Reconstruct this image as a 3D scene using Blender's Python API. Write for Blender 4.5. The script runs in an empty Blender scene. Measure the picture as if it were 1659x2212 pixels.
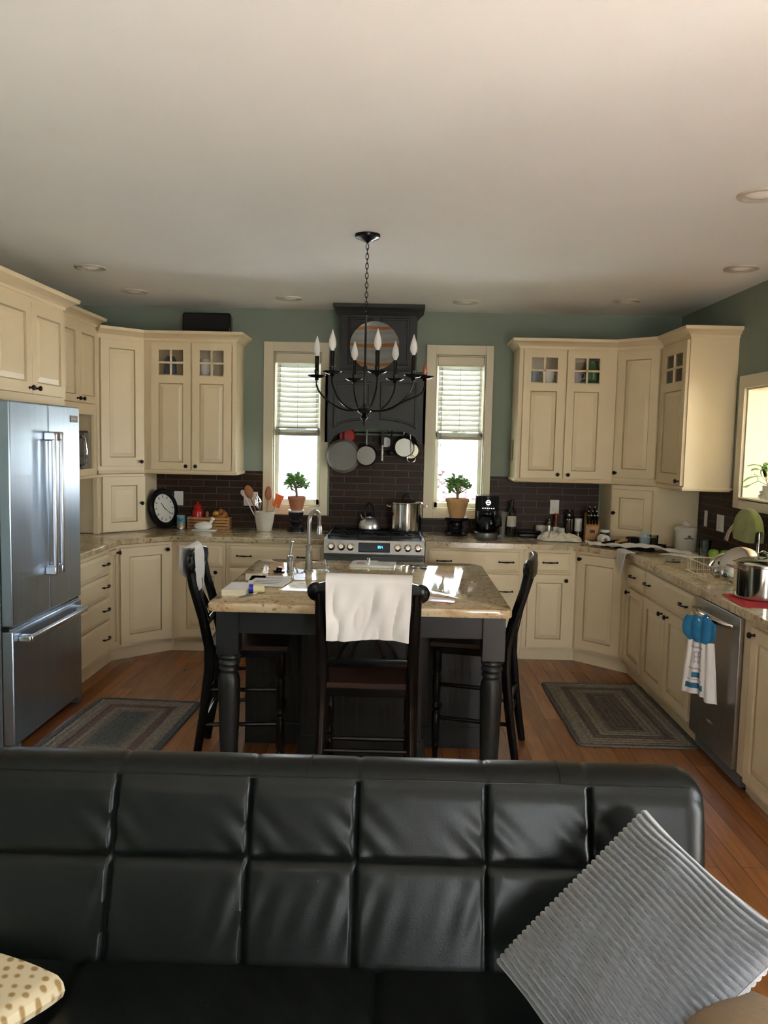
import bpy, math, random
from mathutils import Vector, Matrix, Euler
PI = math.pi
random.seed(7)
COL = bpy.context.scene.collection
R = math.radians

# ---------------------------------------------------------------- materials
MATS = {}
def _new(name):
    m = bpy.data.materials.new(name); m.use_nodes = True
    n = m.node_tree.nodes; l = m.node_tree.links
    return m, n, l, n['Principled BSDF']
def mat(name, col, rough=.5, metal=0., spec=.5, noise=0., nscale=8., bump=0., bscale=60., trans=0., ior=1.45, sheen=0., coat=0., stretch=None, emit=None, sss=0.):
    if name in MATS: return MATS[name]
    m, n, l, b = _new(name)
    b.inputs['Base Color'].default_value = (*col, 1)
    b.inputs['Roughness'].default_value = rough
    b.inputs['Metallic'].default_value = metal
    b.inputs['Specular IOR Level'].default_value = spec
    b.inputs['Transmission Weight'].default_value = trans
    b.inputs['IOR'].default_value = ior
    b.inputs['Sheen Weight'].default_value = sheen
    b.inputs['Coat Weight'].default_value = coat
    b.inputs['Coat Roughness'].default_value = .08
    if emit:
        b.inputs['Emission Color'].default_value = (*emit[0], 1); b.inputs['Emission Strength'].default_value = emit[1]
    tc = n.new('ShaderNodeTexCoord'); mp = n.new('ShaderNodeMapping'); l.new(tc.outputs['Object'], mp.inputs[0])
    if stretch: mp.inputs['Scale'].default_value = stretch
    if noise:
        t = n.new('ShaderNodeTexNoise'); t.inputs['Scale'].default_value = nscale; t.inputs['Detail'].default_value = 5
        l.new(mp.outputs[0], t.inputs[0])
        r = n.new('ShaderNodeValToRGB')
        r.color_ramp.elements[0].position = .3; r.color_ramp.elements[1].position = .7
        r.color_ramp.elements[0].color = (*[c*(1-noise) for c in col], 1)
        r.color_ramp.elements[1].color = (*[min(1, c*(1+noise)) for c in col], 1)
        l.new(t.outputs[0], r.inputs[0]); l.new(r.outputs[0], b.inputs['Base Color'])
    if bump:
        t2 = n.new('ShaderNodeTexNoise'); t2.inputs['Scale'].default_value = bscale; t2.inputs['Detail'].default_value = 4
        l.new(mp.outputs[0], t2.inputs[0])
        bp = n.new('ShaderNodeBump'); bp.inputs['Strength'].default_value = bump; bp.inputs['Distance'].default_value = .01
        l.new(t2.outputs[0], bp.inputs['Height']); l.new(bp.outputs[0], b.inputs['Normal'])
    MATS[name] = m; return m

CREAM = mat('cream_paint', (.74, .61, .40), .42, noise=.03, nscale=3)
GLAZE = mat('cream_glaze', (.44, .35, .21), .5)
WALLM = mat('sage_wall', (.24, .285, .235), .85, noise=.03, nscale=2, bump=.05)
CEILM = mat('ceiling_paint', (.78, .79, .77), .9, noise=.02, nscale=2, bump=.06, bscale=90)
TRIMM = mat('trim_paint', (.70, .63, .47), .45)
LIVM = mat('living_wall', (.14, .15, .14), .85)
SUNW = mat('cream_wall', (.86, .76, .54), .85)
BLACKP = mat('black_paint', (.003, .003, .0035), .25, spec=.3, coat=.05)
ISLM = mat('island_paint', (.013, .015, .016), .38, noise=.15, nscale=4)
HOODM = mat('hood_paint', (.023, .025, .026), .55, noise=.1, nscale=4)
ORB = mat('dark_bronze', (.008, .006, .006), .35, metal=.3, spec=.3)
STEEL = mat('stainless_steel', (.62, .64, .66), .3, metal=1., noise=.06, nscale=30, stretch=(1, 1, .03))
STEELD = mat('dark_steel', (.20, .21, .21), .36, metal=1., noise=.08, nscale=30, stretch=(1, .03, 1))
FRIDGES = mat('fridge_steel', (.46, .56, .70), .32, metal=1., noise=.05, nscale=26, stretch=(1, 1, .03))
CHROME = mat('chrome', (.78, .78, .77), .1, metal=1.)
NICKEL = mat('brushed_nickel', (.52, .50, .46), .24, metal=1.)
IRON = mat('cast_iron', (.005, .005, .005), .4, spec=.35)
BLACKPL = mat('black_plastic', (.005, .005, .006), .25, spec=.35)
GREYPL = mat('grey_plastic', (.12, .13, .14), .35)
WHITEP = mat('white_plastic', (.74, .72, .66), .4)
WHITEC = mat('white_ceramic', (.78, .78, .74), .15)
CREAMC = mat('cream_ceramic', (.62, .58, .50), .3, noise=.05)
TERRA = mat('terracotta', (.42, .17, .085), .8, noise=.12, nscale=12)
TERRAL = mat('tan_terracotta', (.55, .33, .14), .8, noise=.12, nscale=12)
WOODL = mat('light_wood', (.42, .22, .08), .5, noise=.25, nscale=9, stretch=(1, 1, .15))
WOODD = mat('dark_wood', (.024, .008, .004), .45, noise=.3, nscale=9, stretch=(.2, 1, 1))
WOODS = mat('spoon_wood', (.30, .11, .04), .5, noise=.2, nscale=9)
LEAF = mat('jade_leaf', (.16, .34, .08), .35, noise=.25, nscale=20)
LEAFB = mat('bright_leaf', (.28, .50, .12), .4, noise=.2, nscale=14)
BARK = mat('bark', (.16, .12, .07), .8, noise=.3, nscale=30)
SOIL = mat('soil', (.03, .02, .012), .95)
CLOTHW = mat('white_cloth', (.66, .63, .61), .95, noise=.03, bump=.15, bscale=500, sheen=.2)
CLOTHC = mat('cream_cloth', (.66, .62, .50), .95, noise=.06, bump=.25, bscale=400, sheen=.2)
CLOTHG = mat('green_cloth', (.26, .29, .08), .95, noise=.12, nscale=18, bump=.4, bscale=300, sheen=.3)
BLUEC = mat('blue_cloth', (.02, .17, .35), .9, noise=.15, nscale=20, bump=.4, bscale=300)
RED = mat('red_glaze', (.42, .015, .012), .25)
REDC = mat('red_mat', (.50, .03, .035), .8, noise=.1, nscale=30, bump=.3, bscale=200)
ORANGE = mat('orange_silicone', (.85, .17, .04), .5)
YELLOW = mat('yellow_gourd', (.55, .30, .05), .45, noise=.3, nscale=25)
APPLEG = mat('green_apple', (.25, .42, .06), .3, noise=.15, nscale=15)
PAPER = mat('paper', (.78, .76, .74), .9)
CREAMPAPER = mat('book_pages', (.66, .60, .44), .9, noise=.08, nscale=60, stretch=(1, 1, 12))
INKG = mat('grey_ink', (.32, .31, .34), .9)
BLUE = mat('blue_plastic', (.02, .02, .45), .35)
BROWN = mat('brown_paper', (.22, .11, .05), .8, noise=.2, nscale=15, bump=.4, bscale=40)
BOTTLE = mat('dark_bottle', (.012, .016, .012), .08, coat=.4)
SHADE = mat('grey_shade', (.34, .32, .36), .9)
GREYIRON = mat('grey_enamel', (.15, .145, .125), .4, noise=.06, nscale=8)
BRASS = mat('aged_brass', (.25, .19, .09), .4, metal=.8)
DISPB = mat('display_glass', (.006, .012, .03), .08)
DIGIT = mat('blue_digits', (.02, .2, .6), .5, emit=((.05, .4, 1.), 2.2))
LAMPW = mat('lamp_reflector', (.85, .84, .80), .25)
STEELP = mat('polished_steel', (.62, .59, .54), .12, metal=1.)
CORD = mat('pillow_corduroy', (.085, .09, .105), .95, sheen=.6, noise=.06, nscale=40, bump=.2, bscale=300)
TANL = mat('tan_leather', (.16, .11, .065), .5, noise=.12, nscale=8, bump=.2)
PINKT = mat('pale_piping', (.72, .55, .45), .5)
VINYL = mat('white_vinyl', (.80, .80, .74), .4)
MASON = mat('grey_stucco', (.45, .46, .48), .9)
SIDING = mat('pale_siding', (.62, .64, .68), .8)
GRASSM = mat('pale_patio', (.62, .62, .58), .95, noise=.1, nscale=3)
AUTUMN = mat('autumn_leaf', (.085, .05, .05), .8, noise=.4, nscale=4)
HEDGE = mat('hedge_leaf', (.035, .06, .03), .8, noise=.4, nscale=4)
ROADM = mat('outdoor_soil', (.3, .26, .2), .95, noise=.2, nscale=1)

def glass_mat(name='window_glass', tint=(1, 1, 1), refl=.06, rough=0.):
    m = bpy.data.materials.new(name); m.use_nodes = True; n = m.node_tree.nodes; l = m.node_tree.links
    n.remove(n['Principled BSDF']); out = n['Material Output']
    t = n.new('ShaderNodeBsdfTransparent'); t.inputs[0].default_value = (*tint, 1)
    g = n.new('ShaderNodeBsdfGlossy'); g.inputs['Roughness'].default_value = rough
    f = n.new('ShaderNodeFresnel'); f.inputs[0].default_value = 1.45
    mx = n.new('ShaderNodeMixShader'); l.new(f.outputs[0], mx.inputs[0]); l.new(t.outputs[0], mx.inputs[1]); l.new(g.outputs[0], mx.inputs[2])
    l.new(mx.outputs[0], out.inputs[0]); return m
GLASS = glass_mat()
GLASSD = glass_mat('smoked_glass', (.25, .27, .28), .08, .05)
GLASSG = glass_mat('drinking_glass', (.82, .9, .88), .1, .02)
BULB = mat('frosted_bulb', (.80, .80, .80), .18, trans=.35, ior=1.3)

def translucent():
    m = bpy.data.materials.new('blind_fabric'); m.use_nodes = True; n = m.node_tree.nodes; l = m.node_tree.links
    n.remove(n['Principled BSDF']); out = n['Material Output']
    d = n.new('ShaderNodeBsdfDiffuse'); d.inputs[0].default_value = (.8, .78, .7, 1)
    t = n.new('ShaderNodeBsdfTranslucent'); t.inputs[0].default_value = (.42, .43, .38, 1)
    mx = n.new('ShaderNodeMixShader'); mx.inputs[0].default_value = .45
    l.new(d.outputs[0], mx.inputs[1]); l.new(t.outputs[0], mx.inputs[2]); l.new(mx.outputs[0], out.inputs[0]); return m
BLINDM = translucent()

def granite(name, base, mid, dark, rough=.07, s=1.):
    m, n, l, b = _new(name)
    tc = n.new('ShaderNodeTexCoord')
    mp = n.new('ShaderNodeMapping'); l.new(tc.outputs['Object'], mp.inputs[0]); mp.inputs['Scale'].default_value = (.55*s, 1.6*s, 1*s)
    a = n.new('ShaderNodeTexNoise'); a.inputs['Scale'].default_value = 7; a.inputs['Detail'].default_value = 9; a.inputs['Roughness'].default_value = .68; a.inputs['Distortion'].default_value = .8
    l.new(mp.outputs[0], a.inputs[0])
    r = n.new('ShaderNodeValToRGB'); e = r.color_ramp.elements
    e[0].position = .28; e[0].color = (*dark, 1); e[1].position = .72; e[1].color = (*base, 1)
    k = e.new(.42); k.color = (*mid, 1); k = e.new(.52); k.color = (*[x*.92 for x in base], 1)
    l.new(a.outputs[0], r.inputs[0])
    v = n.new('ShaderNodeTexNoise'); v.inputs['Scale'].default_value = 42; v.inputs['Detail'].default_value = 3
    l.new(tc.outputs['Object'], v.inputs[0])
    r2 = n.new('ShaderNodeValToRGB'); r2.color_ramp.elements[0].position = .30; r2.color_ramp.elements[0].color = (.25, .12, .08, 1)
    r2.color_ramp.elements[1].position = .42; r2.color_ramp.elements[1].color = (1, 1, 1, 1)
    l.new(v.outputs[0], r2.inputs[0])
    mx = n.new('ShaderNodeMix'); mx.data_type = 'RGBA'; mx.blend_type = 'MULTIPLY'; mx.inputs[0].default_value = .75
    l.new(r.outputs[0], mx.inputs[6]); l.new(r2.outputs[0], mx.inputs[7]); l.new(mx.outputs[2], b.inputs['Base Color'])
    b.inputs['Roughness'].default_value = rough; b.inputs['Specular IOR Level'].default_value = .75
    return m
GRAN = granite('granite_counter', (.60, .49, .31), (.44, .33, .19), (.20, .13, .075), .13)
GRANI = granite('granite_island', (.64, .52, .34), (.50, .37, .21), (.26, .14, .08), .045)

def floor_mat():
    m, n, l, b = _new('oak_floor')
    tc = n.new('ShaderNodeTexCoord'); sp = n.new('ShaderNodeSeparateXYZ'); l.new(tc.outputs['Object'], sp.inputs[0])
    cb = n.new('ShaderNodeCombineXYZ'); l.new(sp.outputs[1], cb.inputs[0]); l.new(sp.outputs[0], cb.inputs[1])
    br = n.new('ShaderNodeTexBrick'); l.new(cb.outputs[0], br.inputs[0])
    br.inputs['Scale'].default_value = 1; br.inputs['Brick Width'].default_value = 1.05; br.inputs['Row Height'].default_value = .095
    br.inputs['Mortar Size'].default_value = .0012; br.inputs['Bias'].default_value = 0
    br.offset = .37; br.offset_frequency = 2
    br.inputs['Color1'].default_value = (.30, .115, .034, 1); br.inputs['Color2'].default_value = (.20, .068, .019, 1); br.inputs['Mortar'].default_value = (.05, .02, .008, 1)
    mp = n.new('ShaderNodeMapping'); mp.inputs['Scale'].default_value = (1.5, 14, 1); l.new(cb.outputs[0], mp.inputs[0])
    t = n.new('ShaderNodeTexNoise'); t.inputs['Scale'].default_value = 3; t.inputs['Detail'].default_value = 6; l.new(mp.outputs[0], t.inputs[0])
    r = n.new('ShaderNodeValToRGB'); r.color_ramp.elements[0].position = .3; r.color_ramp.elements[0].color = (.80, .77, .74, 1); r.color_ramp.elements[1].position = .7; r.color_ramp.elements[1].color = (1.1, 1.08, 1.05, 1)
    l.new(t.outputs[0], r.inputs[0])
    mx = n.new('ShaderNodeMix'); mx.data_type = 'RGBA'; mx.blend_type = 'MULTIPLY'; mx.inputs[0].default_value = 1
    l.new(br.outputs[0], mx.inputs[6]); l.new(r.outputs[0], mx.inputs[7]); l.new(mx.outputs[2], b.inputs['Base Color'])
    b.inputs['Roughness'].default_value = .27
    return m
FLOORM = floor_mat()

def tile_mat(axis):
    m, n, l, b = _new('subway_tile_' + axis)
    tc = n.new('ShaderNodeTexCoord'); sp = n.new('ShaderNodeSeparateXYZ'); l.new(tc.outputs['Object'], sp.inputs[0])
    cb = n.new('ShaderNodeCombineXYZ'); l.new(sp.outputs[0 if axis == 'x' else 1], cb.inputs[0]); l.new(sp.outputs[2], cb.inputs[1])
    br = n.new('ShaderNodeTexBrick'); l.new(cb.outputs[0], br.inputs[0])
    br.inputs['Scale'].default_value = 1; br.inputs['Brick Width'].default_value = .215; br.inputs['Row Height'].default_value = .0572
    br.inputs['Mortar Size'].default_value = .0022; br.offset = .5
    br.inputs['Color1'].default_value = (.044, .022, .0135, 1); br.inputs['Color2'].default_value = (.026, .0145, .0095, 1); br.inputs['Mortar'].default_value = (.13, .10, .085, 1)
    l.new(br.outputs[0], b.inputs['Base Color'])
    b.inputs['Roughness'].default_value = .42; b.inputs['Specular IOR Level'].default_value = .15
    bp = n.new('ShaderNodeBump'); bp.inputs['Strength'].default_value = .5; bp.inputs['Distance'].default_value = .003; bp.invert = True
    l.new(br.outputs['Fac'], bp.inputs['Height']); l.new(bp.outputs[0], b.inputs['Normal'])
    return m
TILEX = tile_mat('x'); TILEY = tile_mat('y')

def leather_mat():
    m, n, l, b = _new('black_leather')
    tc = n.new('ShaderNodeTexCoord')
    t = n.new('ShaderNodeTexNoise'); t.inputs['Scale'].default_value = 2.5; t.inputs['Detail'].default_value = 4; l.new(tc.outputs['Object'], t.inputs[0])
    r = n.new('ShaderNodeValToRGB'); r.color_ramp.elements[0].color = (.0015, .002, .0018, 1); r.color_ramp.elements[1].color = (.005, .0065, .006, 1)
    l.new(t.outputs[0], r.inputs[0]); l.new(r.outputs[0], b.inputs['Base Color'])
    b.inputs['Roughness'].default_value = .34; b.inputs['Specular IOR Level'].default_value = .22
    t2 = n.new('ShaderNodeTexNoise'); t2.inputs['Scale'].default_value = 260; l.new(tc.outputs['Object'], t2.inputs[0])
    bp = n.new('ShaderNodeBump'); bp.inputs['Strength'].default_value = .12; bp.inputs['Distance'].default_value = .002
    l.new(t2.outputs[0], bp.inputs['Height']); l.new(bp.outputs[0], b.inputs['Normal'])
    return m
LEATHER = leather_mat()

def rug_mat(name, hx, hy, cols, wig):
    m, n, l, b = _new(name)
    tc = n.new('ShaderNodeTexCoord'); sp = n.new('ShaderNodeSeparateXYZ'); l.new(tc.outputs['Object'], sp.inputs[0])
    def M(op, a, b_=None):
        q = n.new('ShaderNodeMath'); q.operation = op
        for i, v in enumerate((a, b_)):
            if v is None: continue
            if isinstance(v, (int, float)): q.inputs[i].default_value = v
            else: l.new(v, q.inputs[i])
        return q.outputs[0]
    dx = M('SUBTRACT', hx, M('ABSOLUTE', sp.outputs[0])); dy = M('SUBTRACT', hy, M('ABSOLUTE', sp.outputs[1]))
    d = M('DIVIDE', M('MINIMUM', dx, dy), min(hx, hy))
    nz = n.new('ShaderNodeTexNoise'); nz.inputs['Scale'].default_value = 30; l.new(tc.outputs['Object'], nz.inputs[0])
    d = M('ADD', d, M('MULTIPLY', M('SUBTRACT', nz.outputs[0], .5), wig))
    r = n.new('ShaderNodeValToRGB'); e = r.color_ramp.elements
    while len(e) > 1: e.remove(e[-1])
    e[0].position = 0; e[0].color = (*cols[0][1], 1)
    for p, c in cols[1:]:
        k = e.new(p); k.color = (*c, 1)
    r.color_ramp.interpolation = 'EASE'
    l.new(d, r.inputs[0])
    n2 = n.new('ShaderNodeTexNoise'); n2.inputs['Scale'].default_value = 130; l.new(tc.outputs['Object'], n2.inputs[0])
    r2 = n.new('ShaderNodeValToRGB'); r2.color_ramp.elements[0].position = .35; r2.color_ramp.elements[0].color = (.5, .5, .5, 1); r2.color_ramp.elements[1].position = .65; r2.color_ramp.elements[1].color = (1.3, 1.3, 1.3, 1)
    l.new(n2.outputs[0], r2.inputs[0])
    mx = n.new('ShaderNodeMix'); mx.data_type = 'RGBA'; mx.blend_type = 'MULTIPLY'; mx.inputs[0].default_value = 1
    l.new(r.outputs[0], mx.inputs[6]); l.new(r2.outputs[0], mx.inputs[7]); l.new(mx.outputs[2], b.inputs['Base Color'])
    b.inputs['Roughness'].default_value = .95
    bp = n.new('ShaderNodeBump'); bp.inputs['Strength'].default_value = .6; bp.inputs['Distance'].default_value = .006
    w = M('SINE', M('MULTIPLY', d, 60.)); l.new(w, bp.inputs['Height']); l.new(bp.outputs[0], b.inputs['Normal'])
    return m

def plate_mat():
    m, n, l, b = _new('striped_platter')
    tc = n.new('ShaderNodeTexCoord'); mp = n.new('ShaderNodeMapping'); l.new(tc.outputs['Object'], mp.inputs[0])
    mp.inputs['Scale'].default_value = (1.2, 1, 1)
    w = n.new('ShaderNodeTexWave'); w.bands_direction = 'Y'; w.inputs['Scale'].default_value = 2.3; w.inputs['Distortion'].default_value = 1.8; w.inputs['Detail'].default_value = 1.; w.inputs['Detail Scale'].default_value = 1.2
    l.new(mp.outputs[0], w.inputs[0])
    r = n.new('ShaderNodeValToRGB'); e = r.color_ramp.elements
    e[0].position = 0; e[0].color = (.22, .09, .035, 1); e[1].position = 1; e[1].color = (.22, .22, .20, 1)
    k = e.new(.05); k.color = (.22, .09, .035, 1); k = e.new(.12); k.color = (.25, .20, .12, 1); k = e.new(.3); k.color = (.19, .20, .18, 1); k = e.new(.6); k.color = (.16, .175, .20, 1)
    l.new(w.outputs[0], r.inputs[0]); l.new(r.outputs[0], b.inputs['Base Color']); b.inputs['Roughness'].default_value = .25
    return m
PLATEM = plate_mat()
def dots_mat():
    m, n, l, b = _new('dotted_fleece')
    tc = n.new('ShaderNodeTexCoord'); v = n.new('ShaderNodeTexVoronoi'); v.inputs['Scale'].default_value = 34; v.inputs['Randomness'].default_value = .2
    l.new(tc.outputs['UV'], v.inputs[0])
    r = n.new('ShaderNodeValToRGB'); r.color_ramp.elements[0].position = .20; r.color_ramp.elements[0].color = (.26, .16, .06, 1); r.color_ramp.elements[1].position = .34; r.color_ramp.elements[1].color = (.50, .42, .28, 1)
    l.new(v.outputs['Distance'], r.inputs[0]); l.new(r.outputs[0], b.inputs['Base Color']); b.inputs['Roughness'].default_value = .95
    return m
DOTS = dots_mat()

# ---------------------------------------------------------------- mesh builder
class MB:
    def __init__(s, M=None): s.v = []; s.f = []; s.mi = []; s.M = M or Matrix(); s.uv = None
    def add(s, vs, fs, mi=0, M=None):
        T = s.M @ M if M is not None else s.M
        o = len(s.v); s.v += [T @ Vector(p) for p in vs]
        for q in fs: s.f.append([o+i for i in q]); s.mi.append(mi)
        return s
    def box(s, x0, x1, y0, y1, z0, z1, mi=0, M=None):
        vs = [(x0,y0,z0),(x1,y0,z0),(x1,y1,z0),(x0,y1,z0),(x0,y0,z1),(x1,y0,z1),(x1,y1,z1),(x0,y1,z1)]
        return s.add(vs, [(0,3,2,1),(4,5,6,7),(0,1,5,4),(1,2,6,5),(2,3,7,6),(3,0,4,7)], mi, M)
    def lathe(s, prof, seg=24, M=None, mi=0, sx=1, sy=1, a0=0):
        vs = []; fs = []; n = len(prof)
        for (r, z) in prof:
            for k in range(seg):
                a = a0 + 2*PI*k/seg; vs.append((r*math.cos(a)*sx, r*math.sin(a)*sy, z))
        for i in range(n-1):
            for k in range(seg):
                k2 = (k+1) % seg; fs.append((i*seg+k, i*seg+k2, (i+1)*seg+k2, (i+1)*seg+k))
        if prof[0][0] > 1e-6: fs.append(tuple(range(seg-1, -1, -1)))
        if prof[-1][0] > 1e-6: fs.append(tuple((n-1)*seg+k for k in range(seg)))
        return s.add(vs, fs, mi, M)
    def tube(s, pts, r, seg=8, mi=0, M=None, closed=False, flat=1.):
        P = [Vector(p) for p in pts]; n = len(P); rs = r if isinstance(r, (list, tuple)) else [r]*n
        vs = []; fs = []; up = None
        for i in range(n):
            if closed: t = (P[(i+1) % n]-P[i-1]).normalized()
            else: t = (P[min(i+1, n-1)]-P[max(i-1, 0)]).normalized()
            if up is None:
                up = t.orthogonal().normalized() if abs(t.z) > .95 else (Vector((0,0,1))-t*t.z).normalized()
            else:
                up = (up-t*up.dot(t)); up = up.normalized() if up.length > 1e-6 else t.orthogonal().normalized()
            b = t.cross(up)
            for k in range(seg):
                a = 2*PI*k/seg; vs.append(P[i]+(up*math.cos(a)*flat+b*math.sin(a))*rs[i])
        m = n if closed else n-1
        for i in range(m):
            j = (i+1) % n
            for k in range(seg):
                k2 = (k+1) % seg; fs.append((i*seg+k, i*seg+k2, j*seg+k2, j*seg+k))
        if not closed: fs.append(tuple(range(seg-1,-1,-1))); fs.append(tuple((n-1)*seg+k for k in range(seg)))
        return s.add(vs, fs, mi, M)
    def prism(s, poly, z0, z1, mi=0, M=None):
        n = len(poly); vs = [(x,y,z0) for x,y in poly]+[(x,y,z1) for x,y in poly]
        fs = [tuple(range(n-1,-1,-1)), tuple(range(n, 2*n))]+[(i,(i+1)%n,n+(i+1)%n,n+i) for i in range(n)]
        return s.add(vs, fs, mi, M)
    def ball(s, c, r, seg=12, mi=0, M=None, rz=None, sx=1, sy=1):
        rz = rz or r; n = max(5, seg//2)
        T = Matrix.Translation(c); T = M @ T if M is not None else T
        pr = [(max(0, r*math.sin(PI*i/n)), -rz*math.cos(PI*i/n)) for i in range(n+1)]; pr[0] = (0, -rz); pr[-1] = (0, rz)
        return s.lathe([(max(a, 1e-7), b) for a, b in pr], seg, T, mi, sx, sy)
    def sweep(s, prof, path, mi=0, side=-1, t0=None, t1=None, M=None):
        # prof: (outward, z) loop; path: plan points; outward = side * left normal; t0/t1 override the end mitre directions
        P = [Vector((p[0], p[1])) for p in path]; n = len(P); vs = []; fs = []; k = len(prof)
        def nrm(d): return Vector((-d.y, d.x))*side
        for i in range(n):
            d0 = (P[i]-P[i-1]).normalized() if i else (Vector(t0).normalized() if t0 else None)
            d1 = (P[i+1]-P[i]).normalized() if i < n-1 else (Vector(t1).normalized() if t1 else None)
            if d0 is None: d0 = d1
            if d1 is None: d1 = d0
            n0, n1 = nrm(d0), nrm(d1); mm = (n0+n1).normalized(); c = mm.dot(n1); mm = mm/max(c, .2)
            for (o, z) in prof: q = P[i]+mm*o; vs.append((q.x, q.y, z))
        for i in range(n-1):
            for j in range(k):
                j2 = (j+1) % k; fs.append((i*k+j, (i+1)*k+j, (i+1)*k+j2, i*k+j2))
        fs.append(tuple(range(k))); fs.append(tuple((n-1)*k+j for j in range(k-1,-1,-1)))
        return s.add(vs, fs, mi, M)
    def grid(s, fn, nu, nv, mi=0, M=None, thick=0.):
        vs = [Vector(fn(i/nu, j/nv)) for j in range(nv+1) for i in range(nu+1)]
        W = nu+1; fs = [(j*W+i, j*W+i+1, (j+1)*W+i+1, (j+1)*W+i) for j in range(nv) for i in range(nu)]
        if thick:
            N = []
            for j in range(nv+1):
                for i in range(nu+1):
                    a = vs[j*W+min(i+1,nu)]-vs[j*W+max(i-1,0)]; b = vs[min(j+1,nv)*W+i]-vs[max(j-1,0)*W+i]
                    c = a.cross(b); N.append(c.normalized() if c.length > 1e-9 else Vector((0,0,1)))
            o = len(vs); vs = vs+[v-N[i]*thick for i, v in enumerate(vs[:])]
            fs = fs+[tuple(o+q for q in reversed(f)) for f in fs]
            edge = [i for i in range(W)]+[j*W+nu for j in range(1, nv+1)]+[nv*W+i for i in range(nu-1,-1,-1)]+[j*W for j in range(nv-1,0,-1)]
            for a, b in zip(edge, edge[1:]+edge[:1]): fs.append((b, a, o+a, o+b))
        return s.add(vs, fs, mi, M)
    def build(s, name, mats, parent=None, label=None, bevel=0., sub=0, smooth=35, stuff=False):
        me = bpy.data.meshes.new(name); me.from_pydata([tuple(v) for v in s.v], [], s.f)
        for m in (mats if isinstance(mats, (list, tuple)) else [mats]): me.materials.append(m)
        if any(s.mi): me.polygons.foreach_set('material_index', s.mi)
        me.validate(); me.update()
        import bmesh
        bm = bmesh.new(); bm.from_mesh(me); bmesh.ops.recalc_face_normals(bm, faces=bm.faces); bm.to_mesh(me); bm.free()
        if smooth:
            me.polygons.foreach_set('use_smooth', [True]*len(me.polygons))
            me.set_sharp_from_angle(angle=R(smooth))
        o = bpy.data.objects.new(name, me); COL.objects.link(o)
        if parent is not None: o.parent = parent
        if label: o['label'] = label
        if stuff: o['kind'] = 'stuff'
        if bevel:
            b = o.modifiers.new('bevel', 'BEVEL'); b.width = bevel; b.segments = 2; b.limit_method = 'ANGLE'; b.angle_limit = R(40); b.harden_normals = False
        if sub:
            q = o.modifiers.new('sub', 'SUBSURF'); q.levels = sub; q.render_levels = sub
        return o

def thing(name, label, cat, loc=(0,0,0), rz=0., group=None):
    o = bpy.data.objects.new(name, None); COL.objects.link(o); o.location = loc; o.rotation_euler = (0,0,rz); o.empty_display_size = .1
    o['label'] = label; o['category'] = cat
    if group: o['group'] = group
    return o
def tag(o, label, cat, group=None, loc=None, rz=None, kind=None):
    o['label'] = label; o['category'] = cat
    if group: o['group'] = group
    if kind: o['kind'] = kind
    if loc: o.location = loc
    if rz is not None: o.rotation_euler = (0,0,rz)
    return o
def inv(t): return (Matrix.Translation(t.location) @ Euler(t.rotation_euler).to_matrix().to_4x4()).inverted()
def WMB(t): return MB(inv(t))          # build in world coordinates under a placed thing
def structure(o): o['kind'] = 'structure'; return o
def copy_tree(o, parent=None):
    c = o.copy(); COL.objects.link(c); c.parent = parent
    for ch in list(o.children): copy_tree(ch, c)
    return c
T3 = Matrix.Translation
RX = lambda d: Matrix.Rotation(R(d), 4, 'X')
RY = lambda d: Matrix.Rotation(R(d), 4, 'Y')
RZ = lambda d: Matrix.Rotation(R(d), 4, 'Z')
def seg(a, b):  # matrix taking local z axis (unit) to a->b, origin a
    a, b = Vector(a), Vector(b); d = b-a
    return T3(a) @ d.to_track_quat('Z', 'Y').to_matrix().to_4x4()

# ---------------------------------------------------------------- room
D = 6.82; XL = -2.62; XR = 2.32; CZ = 2.74; YR = -3.4
def wall_with_holes(mb, u0, u1, z0, z1, holes, put):
    hs = sorted(holes); cur = u0
    for (a, b, c, d) in hs:
        put(mb, cur, a, z0, z1); put(mb, a, b, z0, c); put(mb, a, b, d, z1); cur = b
    put(mb, cur, u1, z0, z1)
W1 = (-1.029, -.637, 1.117, 2.391); W2 = (.318, .722, 1.117, 2.391)
mb = MB(); wall_with_holes(mb, XL-.12, XR+.12, 0, CZ, [W1, W2], lambda m,a,b,c,d: m.box(a,b,D,D+.12,c,d)); structure(mb.build('wall_back', WALLM))
PT = (4.35, 5.48, 1.345, 2.075)
SW = (-2.9, -.9, .25, 2.35); SW2 = (.74, 1.46, .25, 2.35)
mb = MB(); wall_with_holes(mb, YR, D, 0, CZ, [PT, SW, SW2], lambda m,a,b,c,d: m.box(XR,XR+.12,a,b,c,d)); structure(mb.build('wall_right', WALLM))
structure(MB().box(XL-.12, XL, YR, D, 0, CZ).build('wall_left', WALLM))
RW2 = (1.0, 2.0, .6, 2.2)
mb = MB(); wall_with_holes(mb, XL-.12, XR+.12, 0, CZ, [RW2], lambda m,a,b,c,d: m.box(a,b,YR-.12,YR,c,d)); structure(mb.build('wall_rear', LIVM))
structure(MB().box(XL-.12, 4.6, YR-.12, D+.12, -.1, 0).build('floor', FLOORM))
structure(MB().box(XL-.12, 4.6, YR-.12, D+.12, CZ, CZ+.1).build('ceiling', CEILM))
tag(MB().box(-1.9, 2.1, -1.9, .8, 0, .012).build('bounce_rug', mat('pale_wool', (.62, .60, .57), .95, noise=.1, bump=.4, bscale=200), bevel=.004), 'unseen pale wool rug before the sofa, added to bounce sunlight upward', 'rug', None, (0, -.9, .0005))  # out-of-view rug, added so its pale top bounces sun to the ceiling
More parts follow.
